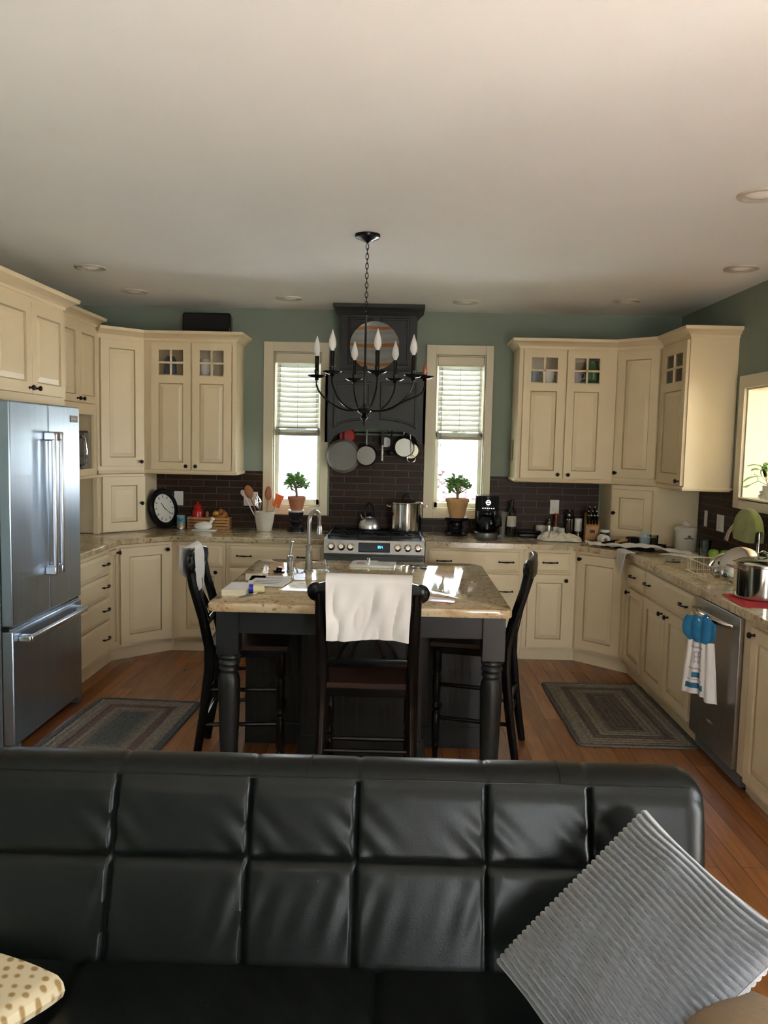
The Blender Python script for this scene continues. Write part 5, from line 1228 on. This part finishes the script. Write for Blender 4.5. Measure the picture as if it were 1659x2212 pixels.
t = thing('sauce_bottle', 'amber sauce bottle with a red cap under the outlet', 'bottle', (1.335, 6.715, ZC)); MB().lathe([(.025, 0), (.026, .10), (.018, .13), (.012, .15), (.012, .165)], 20).build('body', mat('amber_glass', (.10, .03, .015), .15), t); MB().lathe([(.014, .165), (.014, .195), (.001, .196)], 16).build('cap', RED, t); MB().lathe([(.0264, .03), (.0264, .085)], 20).build('label', PAPER, t)
t = thing('small_jar', 'short blue and white jar in front of the sauce bottle', 'jar', (1.36, 6.615, ZC)); MB().lathe([(.03, 0), (.032, .035), (.028, .045)], 20).build('body', mat('pale_blue', (.30, .42, .46), .4), t); MB().lathe([(.027, .0455), (.027, .085), (.001, .086)], 20).build('lid', PAPER, t)
t = thing('steel_grinder', 'tall steel grinder with a clear dome left of the knife block', 'grinder', (1.445, 6.74, ZC)); MB().lathe([(.030, 0), (.030, .13), (.032, .135), (.032, .15), (.026, .155)], 24).build('body', STEELP, t); MB().lathe([(.033, .1555), (.038, .175), (.034, .205), (.018, .222), (.001, .225)], 24).build('dome', GLASSG, t); MB().ball((0, 0, .18), .018, 12).build('core', CHROME, t)
t = thing('steel_canister', 'white and steel cylindrical canister next to the tall grinder', 'canister', (1.525, 6.745, ZC)); MB().lathe([(.030, 0), (.031, .05)], 24).build('lower_body', STEELP, t); MB().lathe([(.031, .0505), (.031, .15), (.024, .158), (.001, .16)], 24).build('upper_body', WHITEC, t)
# folded cream cloth
def crumple(name, label, cx, cy, w, d, h, rz, ml, seed, cat='cloth', z=ZC):
    rnd = random.Random(seed); ph = [rnd.uniform(0, 6) for _ in range(9)]
    def f(u, v):
        a, b = 2*u-1, 2*v-1; e = max(0, 1-abs(a)**3)*max(0, 1-abs(b)**3)
        zz = e**.5*(h*.45*(1+.3*math.sin(a*2.2+ph[0]))+h*.40*abs(math.sin(2.5*a+4*b+ph[2]))**1.4+h*.28*abs(math.sin(-5*a+5*b+ph[3]))+h*.12*math.sin(13*a+7*b+ph[6]))
        ro = 1+.10*math.sin(5*math.atan2(b, a)+ph[4])+.05*math.sin(11*math.atan2(b, a)+ph[5])
        return (a*w/2*ro, b*d/2*ro, max(0.0045, zz+.0045))
    return tag(MB().grid(f, 60, 44, thick=.004).build(name, ml, smooth=70), label, cat, None, (cx, cy, z), R(rz))
crumple('folded_cloth', 'cream cloth heaped at the counter edge in front of the bottles', 1.315, 6.46, .31, .19, .062, -8, CLOTHC, 5)
# knife block
t = thing('knife_block', 'light wooden block of black handled knives by the right corner', 'knife block', (1.60, 6.60, ZC), R(-8))
Mk = T3((0, 0, 0))
m = MB(); m.add([(-.055,-.08,0),(.055,-.08,0),(.055,.07,0),(-.055,.07,0),(-.055,-.08,.115),(.055,-.08,.115),(.055,.07,.215),(-.055,.07,.215)], [(0,3,2,1),(4,5,6,7),(0,1,5,4),(1,2,6,5),(2,3,7,6),(3,0,4,7)]); m.build('block', WOODL, t, bevel=.006)
MB().box(-.02, .02, -.0815, -.0803, .06, .085).build('emblem', WOODD, t)
for i, (x, y) in enumerate([(-.035, -.055), (-.012, -.055), (.012, -.055), (.035, -.055), (-.032, -.01), (0, -.01), (.032, -.01), (-.02, .035), (.02, .035)]):
    z0 = .115+(y+.08)/.15*.10; d = Vector((0, -.42, .90)).normalized()
    k = thing('knife', 'black handled knife standing in the wooden block', 'knife', (0,0,0), 0, 'knives in the block'); 
    M = Matrix.Translation((1.60, 6.60, ZC)) @ RZ(-8); p = M @ Vector((x, y, z0)); k.location = p; dd = M.to_3x3() @ d
    MB().tube([Vector((0,0,0))-dd*.015, dd*.055, dd*.075], [.009, .0095, .008], 8).build('handle', BLACKPL, k); MB().ball(dd*.077, .0085, 8).build('end_cap', CHROME, k)
t = thing('dark_jar', 'dark jar with a pale lid in front of the knife block', 'jar', (1.665, 6.42, ZC)); MB().lathe([(.036, 0), (.038, .07), (.034, .08)], 24).build('body', BOTTLE, t); MB().lathe([(.037, .0805), (.037, .10), (.001, .101)], 24).build('lid', WHITEC, t)
t = thing('paper_roll', 'small white roll lying on its side in front of the dark jar', 'roll', (1.625, 6.30, ZC+.037), R(10))
MB().lathe([(.015, -.04), (.036, -.04), (.036, .04), (.015, .04), (.015, -.04)], 28, RX(90)).build('roll', PAPER, t); MB().lathe([(.0148, -.038), (.0148, .038)], 18, RX(90)).build('core', BROWN, t)
t = thing('key_ring', 'small chrome keys lying near the counter edge', 'keys', (1.50, 6.25, ZC+.003)); m = MB(); m.tube([(.015*math.cos(a), .015*math.sin(a), .002) for a in [2*PI*i/16 for i in range(16)]], .002, 6, closed=True); m.build('ring', CHROME, t); m = MB(); m.box(.012, .06, -.006, .006, 0, .003); m.box(.02, .055, .012, .02, 0, .003); m.build('key', CHROME, t)
# griddle with things, in the right corner
t = thing('baking_tray', 'black roasting tray in the right corner of the counter', 'tray', (1.80, 6.10, ZC), R(-40))
m = MB(); m.box(-.20, .20, -.13, .13, 0, .006); m.box(-.20, .20, -.13, -.122, .006, .035).box(-.20, .20, .122, .13, .006, .035).box(-.20, -.192, -.122, .122, .006, .035).box(.192, .20, -.122, .122, .006, .035); m.build('tray', IRON, t, bevel=.003)
t = thing('kitchen_tool', 'brown wooden handled tool lying across the black tray', 'utensil', (1.78, 6.10, ZC+.05), R(15)); MB().tube([(-.13, 0, -.005), (-.03, 0, .01)], [.009, .011], 10).build('handle', WOODL, t); MB().box(-.035, .05, -.03, .03, -.02, .035).build('head', IRON, t, bevel=.012)
t = thing('plastic_tub', 'pale blue plastic tub standing on the black tray', 'container', (1.885, 6.12, ZC+.0065)); MB().lathe([(.036, 0), (.044, .07), (.046, .075), (.040, .08)], 26).build('tub', mat('pale_blue_plastic', (.36, .45, .50), .3), t); MB().lathe([(.03, .0805), (.028, .105), (.001, .107)], 22).build('lid', mat('pale_blue_plastic', (.36, .45, .50), .3), t)
t = thing('glass_tumbler', 'small glass of brown liquid behind the pale tub', 'glass', (1.965, 6.15, ZC)); MB().lathe([(.03, 0), (.034, .095), (.032, .095), (.028, .006), (.001, .006)], 24).build('glass', GLASSG, t); MB().lathe([(.027, .0065), (.031, .07), (.001, .07)], 24).build('drink', BROWN, t)
# towel hanging over counter edge
def edge_towel():
    n1 = Vector((-s2, -s2, 0)); c = Vector((1.58, 5.93, 0)) 
    def f(u, v):
        # u along the run from corner toward camera-right, v from counter inwards to overhang
        px = 1.47+.62*u; 
        py = 6.10-.42*u+.17*(v)*(1-u*.5)
        z = .9195+.016*abs(math.sin(7*u+5*v))+.012*abs(math.sin(15*u-6*v+1))+.030*math.exp(-((u-.55)/.22)**2)*math.sin(PI*min(1, .15+v*.85))
        return (px, py, z)
    def g(u, v):  # hanging corner: triangle falling over the front edge of the right run
        c = .42; uu = c+(u-c)*(1-v)**.75
        if v < .12: k = v/.12; off = .03-.05*k; z = .9265
        else: off = -.020-.010*abs(math.sin(7*u+3*v)); z = .924-(v-.12)*.185
        return (1.664+off-.012*(1-uu), 5.93-.24*uu, z)
    m = MB(); m.grid(f, 50, 20, thick=.004); m.grid(g, 24, 20, thick=.004)
    return tag(m.build('dish_towel', CLOTHW, smooth=70), 'crumpled white towel spilling over the worktop edge at the right corner', 'towel')
edge_towel()
crumple('paper_towel', 'flat white cloth lying in front of the white canister', 2.05, 5.72, .24, .20, .010, -50, PAPER, 8)
t = thing('ceramic_canister', 'white lidded ceramic canister with an embossed crest in the right corner', 'canister', (2.150, 6.00, ZC))
cn = MB().lathe([(.074, 0), (.078, .006), (.078, .150), (.082, .155), (.082, .165), (.076, .168)], 36).build('body', CREAMC, t); MB().lathe([(.078, .1685), (.074, .176), (.035, .184), (.02, .190), (.024, .205), (.012, .218), (.001, .22)], 30).build('lid', CREAMC, t)
m = MB(); m.ball((0, -.079, .11), .014, 10, rz=.014, sy=.25); m.ball((-.022, -.076, .098), .015, 10, rz=.005, sy=.3).ball((.022, -.076, .098), .015, 10, rz=.005, sy=.3); m.build('crest', GREYIRON, cn)
t = thing('glass_jar', 'clear drinking glass on the right counter before the canister', 'glass', (2.165, 5.665, ZC)); MB().lathe([(.036, 0), (.044, .12), (.042, .12), (.034, .008), (.001, .008)], 28).build('glass', GLASSG, t)
for k, (x, y, lb) in enumerate([(2.20, 5.585, 'green apple nearest the glass by the sink'), (2.265, 5.55, 'green apple against the right wall tiles')]):
    g = thing('apple', lb, 'apple', (x, y, ZC+.034), 0, 'green apples'); MB().lathe([(.001, -.030), (.014, -.034), (.030, -.022), (.036, .004), (.030, .026), (.014, .033), (.004, .026), (.001, .025)], 20).build('fruit', APPLEG, g); MB().tube([(0,0,.025), (.003,0,.042)], .0015, 5).build('stem', BARK, g)
t = thing('sink_strainer', 'round dark steel strainer lying behind the sink', 'strainer', (1.86, 5.40, ZC)); MB().lathe([(.045, 0), (.048, .006), (.03, .010), (.01, .010), (.008, .022), (.001, .024)], 26).build('basket', STEELD, t)
# dish rack in sink
t = thing('dish_rack', 'cream wire dish rack standing in the sink', 'dish rack', (1.97, 4.86, .760)); m = MB()
for z in (.16, .235): m.tube([(-.15, -.19, z), (.15, -.19, z), (.15, .19, z), (-.15, .19, z)], .0035, 6, closed=True)
for k in range(13):
    y = -.18+k*.03; m.tube([(-.15, y, .235), (-.13, y, .03), (.13, y, .03), (.15, y, .235)], .002, 5)
for k in range(7):
    x = -.12+k*.04; m.tube([(x, -.19, .235), (x, -.17, .03), (x, .17, .03), (x, .19, .235)], .002, 5)
m.build('wire_basket', mat('cream_wire', (.66, .62, .48), .4), t)
# kitchen faucet with green cloth
t = thing('kitchen_faucet', 'chrome pull-down faucet behind the right sink, arch toward the left', 'faucet', (2.235, 4.99, ZC))
MB().lathe([(.028, 0), (.028, .008), (.02, .02), (.018, .12), (.014, .13)], 22).build('base', CHROME, t)
pts = [(0, 0, .12), (0, 0, .24)]+[(-.0-.02*i/12, .13-.13*math.cos(PI*i/12), .24+.115*math.sin(PI*i/12)) for i in range(0, 11)]
pts += [(-.03, .275, .27)]
MB().tube(pts, .012, 12).build('spout', CHROME, t); MB().tube([(-.03, .275, .275), (-.05, .315, .22), (-.055, .335, .165)], [.015, .016, .020], 14).build('spray_head', CHROME, t)
def gcloth():
    c = (2.215, 4.99+.115, ZC)
    def f(u, v):
        ang_ = PI*(1-u)*1.0; s = v*2-1
        y = .145*math.cos(ang_)*1.12; zt = .255+.125*math.sin(ang_)
        hang = abs(s); x = s*.0; 
        w = .020; 
        if hang < .12: xx = -w*math.cos(PI*(s+.12)/.24) ; z = zt+.006*math.sin(PI*(s+.12)/.24)
        else: xx = (w if s > 0 else -w); z = zt-(hang-.12)*(.17+.03*math.sin(u*PI))*1.15*max(.35, math.sin(PI*(.12+.76*u)))
        xx += (-1 if s < 0 else 1)*.006*abs(math.sin(9*u+2*s))*min(1, hang*3)
        return (c[0]+xx, c[1]+y, c[2]+max(z, .11))
    return tag(MB().grid(f, 50, 50, thick=.004).build('dish_cloth', CLOTHG, smooth=70), 'yellow green cloth draped over the arch of the right faucet', 'cloth')
gcloth()
t = thing('soap_bottle', 'dark red bottle standing right of the faucet', 'bottle', (2.245, 4.72, ZC)); MB().lathe([(.026, 0), (.027, .11), (.014, .13), (.014, .15), (.001, .152)], 20).build('body', mat('dark_red_plastic', (.10, .012, .02), .3), t)
# large pot on red mat
t = tag(MB().prism([(-.15, -.17), (.20, -.19), (.22, .12), (.03, .19), (-.12, .16)], 0, .004).build('drying_mat', REDC, bevel=.001), 'red cloth mat under the big pot at the dishwasher', 'mat', None, (1.835, 4.06, ZC))
t = thing('cooking_pot', 'wide polished steel pot with a lid and looped knob on the red mat', 'pot', (1.875, 4.13, ZC+.0045), R(20))
MB().lathe([(.120, 0), (.129, .006), (.131, .165), (.135, .169), (.135, .174), (.127, .174), (.124, .01), (.001, .008)], 48).build('body', STEELP, t)
ld = MB().lathe([(.137, .1745), (.135, .180), (.10, .197), (.04, .208), (.001, .211)], 44).build('lid', GLASSG, t); MB().tube([(.137*math.cos(a), .137*math.sin(a), .177) for a in [2*PI*i/48 for i in range(48)]], .0035, 6, closed=True).build('lid_rim', STEELP, ld)
MB().tube([(-.03, 0, .205), (-.028, 0, .228), (0, 0, .238), (.028, 0, .228), (.03, 0, .205)], .006, 10).build('knob', STEELP, ld)
MB().tube([(-.120, .055, .15), (-.160, .065, .165), (-.170, -.02, .168), (-.126, -.03, .15)], .0055, 10).build('handle', STEELP, t); MB().tube([(.120, -.055, .15), (.160, -.065, .165), (.170, .02, .168), (.126, .03, .15)], .0055, 10).build('handle', STEELP, t)
def lidstand(x, y, z, r, rzz, tilt_, lb, ml):
    t = thing('spare_lid', lb, 'lid', (x, y, z), R(rzz), 'spare lids in the dish rack'); M = RX(tilt_)
    MB().lathe([(r, -.004), (r+.004, 0), (r, .004), (r*.8, .022), (r*.4, .036), (.001, .041)], 40, M).build('lid', ml, t)
    MB().tube([(-.03, 0, .037), (-.026, 0, .062), (.026, 0, .062), (.03, 0, .037)], .005, 8, M=M).build('handle', BLACKPL, t)
lidstand(1.975, 4.60, 1.01, .115, -20, 62, 'large steel lid standing behind the pot in the dish rack', STEELP)
lidstand(1.94, 4.745, .985, .085, -35, 60, 'smaller steel lid left of the large lid in the rack', STEELP)

# dishwasher towel with blue top
t = thing('hanging_towel', 'white tie-on towel with a blue crocheted top hanging on the dishwasher handle', 'towel', (XG-.105, 4.125, .795), R(-62))
def btop(u, v):
    x = (u-.5)*(.175+.03*math.sin(PI*v))*(1 if v < .8 else 1-.25*(v-.8)/.2); z = .012-.115*v; return (x, -.014-.012*math.sin(PI*v)-.003*math.sin(20*u), z-.012*(1-(2*u-1)**2)*(-1 if v < .5 else 1)*.6)
MB().grid(btop, 30, 16, thick=.012).build('blue_top', BLUEC, t, label='blue crocheted top with a button'); 
m = MB(); m.lathe([(.001, 0), (.011, .001), (.011, .004), (.001, .005)], 16, T3((-.01, -.028, .0)) @ RX(90)); m.build('button', WHITEC, t)
MB().tube([(0, .0, .012), (0, .006, .022), (0, .018, .026), (0, .03, .018), (0, .028, -.01), (0, .0, -.02)], .006, 8, flat=2.).build('loop', BLUEC, t)
def tow(u, v):
    k = .15+.06*v; x = (u-.5)*k; return (x, -.012-.012*math.sin(11*u)*(.4+.6*v)-.006*math.sin(23*u+1), -.105-.285*v-.02*(u > .7)*v)
m = MB(); m.grid(tow, 40, 40, thick=.004)
to = m.build('cloth', CLOTHW, t)
def printed(name, u0, u1, v0, v1, ml):
    MB().grid(lambda a, b: (lambda p: (p[0], p[1]-.0052, p[2]))(tow(u0+(u1-u0)*a, v0+(v1-v0)*b)), 12, 4, thick=.0005).build(name, ml, to)
printed('blue_band', .12, .66, .80, .90, mat('print_blue', (.02, .12, .22), .8)); printed('blue_square', .28, .52, .60, .70, mat('print_blue', (.02, .12, .22), .8))
for a, b in ((.12, .155), (.52, .545), (.73, .745)): printed('grey_band', .15, .62, a, b, INKG)
for i in range(3): printed('grey_lettering', .28+.02*i, .56-.02*i, .21+i*.09, .235+i*.09, INKG); printed('grey_lettering', .30+.08*i, .33+.08*i, .21, .44, INKG)

# speaker on the cabinet
t = thing('speaker', 'black speaker box on top of the left wall cabinet', 'speaker', (-1.535, 6.64, 2.4965))
m = MB(); m.prism([(-.195, -.09), (.195, -.09), (.175, .09), (-.175, .09)], 0, .165); m.build('cabinet', BLACKPL, t, bevel=.02); MB().box(-.18, .18, -.094, -.0905, .012, .15).build('grille', mat('grille_cloth', (.006, .006, .006), .9), t, bevel=.001)

# plant on the pass-through sill
t = thing('sill_plant', 'leafy green plant in a cream pot on the right opening ledge', 'plant', (2.385, 5.19, 1.354))
MB().lathe([(.034, 0), (.052, .055), (.055, .09), (.050, .09), (.045, .055), (.001, .01)], 28).build('pot', CREAMC, t); MB().lathe([(.048, .078), (.001, .08)], 20).build('soil', SOIL, t)
m = MB(); f = MB(); rnd = random.Random(3)
def leafshape(f, c, d, L, W):
    d = Vector(d).normalized(); M = T3(c) @ d.to_track_quat('X', 'Z').to_matrix().to_4x4()
    f.grid(lambda u, v: (L*u, W*(v-.5)*2*(math.sin(PI*min(1, u*.9+.08))**.8)*(1-.25*u), .012*math.sin(PI*u)-.01*abs(v-.5)), 8, 4, thick=.0008, M=M)
for dv, L in (((-.02, .16, .10), .22), ((-.05, .25, -.01), .27), ((.02, .05, .16), .15), ((-.04, -.05, .13), .14), ((-.06, .02, .12), .16), ((.02, .12, .14), .2), ((-.07, .10, .05), .16), ((.05, -.10, .10), .14), ((-.05, -.14, .06), .16)):
    e = Vector(dv).normalized()*L; st = Vector((0, 0, .08)); mid_ = st+e*.5+Vector((0, 0, .04)); tip = st+e; m.tube([st, mid_, tip], .0022, 6)
    dd = (tip-mid_); leafshape(f, tip-dd*.3, dd+Vector((0, 0, -.03)), .085, .022); leafshape(f, mid_, Vector((rnd.uniform(-.6, .2), rnd.uniform(-.5, .5), .5)), .055, .016)
m.build('stems', LEAFB, t); f.build('foliage', LEAFB, t)
t = thing('garden_tool', 'small dark handled tool stuck in the ledge plant', 'tool', (2.375, 5.215, 1.43)); MB().tube([(0, .0, 0), (0, .05, .075)], .003, 6).build('shaft', TERRA, t); MB().tube([(0, .045, .07), (0, .085, .13)], [.010, .013], 10).build('handle', BLACKPL, t)
tag(MB().ball((0, 0, .018), .028, 14, rz=.018).ball((.0, .005, .045), .022, 12, rz=.012).build('ledge_stones', CREAMC), 'small stacked cream pebbles beside the ledge plant', 'ornament', None, (2.37, 5.275, 1.3535))

# ---------------------------------------------------------------- outdoors behind the kitchen windows
structure(MB().box(-14, 14, D+.2, 26, -.75, -.7).build('ground', GRASSM))
t = thing('neighbour_house', 'pale sided house seen through the left window', 'building', (-5.0, 15, -.7))
MB().box(-3.6, 3.2, 0, 6, 0, 5.5).build('wall', SIDING, t); MB().prism([(-3.9, -.3), (3.5, -.3), (3.5, 6.3), (-3.9, 6.3)], 5.5, 5.8).build('roof', MASON, t)
for x in (-2.2, -.2, 1.4): MB().box(x, x+.9, -.05, 0, 2.6, 4.2).build('window', GREYPL, t)
tag(MB().box(-.14, .14, -.14, .14, 0, 5).build('porch_post', mat('slate_post', (.035, .042, .055), .8)), 'white outdoor post seen through the left window', 'post', None, (-1.42, 11.6, -.7))
rnd = random.Random(5)
for i, (x, y, r, h, ml, lb) in enumerate([(.75, 12.5, .9, 1.6, AUTUMN, 'reddish garden shrub beyond the right window'), (1.75, 14.0, 1.1, 2.2, HEDGE, 'green garden tree beyond the right window'), (.1, 18.5, 1.5, 2.5, AUTUMN, 'distant autumn tree beyond the right window')]):
    t = thing('shrub', lb, 'shrub', (x, y, -.7)); MB().tube([(0, 0, 0), (0, 0, h*.7)], .06, 8).build('trunk', BARK, t); m = MB()
    for k in range(260):
        d = Vector((rnd.gauss(0, 1), rnd.gauss(0, 1), rnd.gauss(0, .8))).normalized()*r*rnd.uniform(.3, 1); m.ball((d.x, d.y, h+d.z*.8), .07, 6, rz=.05)
    m.build('foliage', ml, t)

# ---------------------------------------------------------------- light
SKY_S, SKY_N = 11., 10.
sc = bpy.context.scene
w = bpy.data.worlds.new('sky'); sc.world = w; w.use_nodes = True; n = w.node_tree.nodes; l = w.node_tree.links
bg_ = n['Background']; tc_ = n.new('ShaderNodeTexCoord'); sp_ = n.new('ShaderNodeSeparateXYZ'); l.new(tc_.outputs['Generated'], sp_.inputs[0])
rp = n.new('ShaderNodeValToRGB'); e = rp.color_ramp.elements; e[0].position = .0; e[0].color = (.62, .58, .50, 1); e[1].position = 1; e[1].color = (.62, .80, 1.0, 1)
k = e.new(.49); k.color = (.66, .62, .55, 1); k = e.new(.53); k.color = (.93, .99, 1.0, 1)
mp_ = n.new('ShaderNodeMapRange'); mp_.inputs[1].default_value = -1; mp_.inputs[2].default_value = 1; l.new(sp_.outputs[2], mp_.inputs[0]); l.new(mp_.outputs[0], rp.inputs[0]); l.new(rp.outputs[0], bg_.inputs[0])
my_ = n.new('ShaderNodeMapRange'); my_.inputs[1].default_value = -.1; my_.inputs[2].default_value = .7; my_.inputs[3].default_value = SKY_S; my_.inputs[4].default_value = SKY_N; l.new(sp_.outputs[1], my_.inputs[0]); l.new(my_.outputs[0], bg_.inputs[1])
bg_.inputs[1].default_value = 12.
def area(name, loc, rot, sx, sy, power, col=(1, 1, 1), portal=False):
    d = bpy.data.lights.new(name, 'AREA'); d.shape = 'RECTANGLE'; d.size = sx; d.size_y = sy; d.energy = power; d.color = col
    if portal: d.cycles.is_portal = True
    o = bpy.data.objects.new(name, d); COL.objects.link(o); o.location = loc; o.rotation_euler = rot; return o
# portals at every opening, facing in
for h in (W1, W2): area('sky_portal', ((h[0]+h[1])/2, D+.125, (h[2]+h[3])/2), (R(-90), 0, 0), h[1]-h[0], h[3]-h[2], 1, portal=True)
for h in (RW2,): area('sky_portal', ((h[0]+h[1])/2, YR-.125, (h[2]+h[3])/2), (R(90), 0, 0), h[1]-h[0], h[3]-h[2], 1, portal=True)
for h in (SW, SW2): area('sky_portal', (XR+.125, (h[0]+h[1])/2, (h[2]+h[3])/2), (0, R(90), 0), h[3]-h[2], h[1]-h[0], 1, portal=True)
area('sky_portal', (4.505, 4.15, 1.625), (0, R(90), 0), 1.45, 1.5, 1, portal=True)
sn = bpy.data.lights.new('sun', 'SUN'); sn.energy = 60.; sn.angle = R(1.2); sn.color = (1, .975, .95); so = bpy.data.objects.new('sun', sn); COL.objects.link(so)
sdir = Vector((-.80, .12, -.50)); so.rotation_euler = sdir.to_track_quat('-Z', 'Y').to_euler(); so.location = (6, -4, 5)

# ---------------------------------------------------------------- camera
f_px, pitch, yaw, roll, hcam = 1756.75, .0872, -.0135, .0220, 1.675
cy_, sy_ = math.cos(yaw), math.sin(yaw)
fw = Vector((sy_*math.cos(pitch), cy_*math.cos(pitch), -math.sin(pitch))); rt = Vector((cy_, -sy_, 0)); up = rt.cross(fw)
r2_ = rt*math.cos(roll)+up*math.sin(roll); u2_ = up*math.cos(roll)-rt*math.sin(roll)
cd = bpy.data.cameras.new('camera'); cam = bpy.data.objects.new('camera', cd); COL.objects.link(cam)
Mx = Matrix((( r2_.x, u2_.x, -fw.x, 0), (r2_.y, u2_.y, -fw.y, 0), (r2_.z, u2_.z, -fw.z, hcam), (0, 0, 0, 1))); cam.matrix_world = Mx
cd.sensor_fit = 'HORIZONTAL'; cd.sensor_width = 36; cd.lens = 36*f_px/1659; cd.clip_start = .05
sc.camera = cam
sc.view_settings.view_transform = 'Standard'; sc.view_settings.look = 'None'; sc.view_settings.gamma = 1; sc.view_settings.exposure = 1.55; sc.view_settings.use_curve_mapping = False
sc.cycles.max_bounces = 8; sc.cycles.diffuse_bounces = 5; sc.cycles.transparent_max_bounces = 12; sc.cycles.sample_clamp_indirect = 8
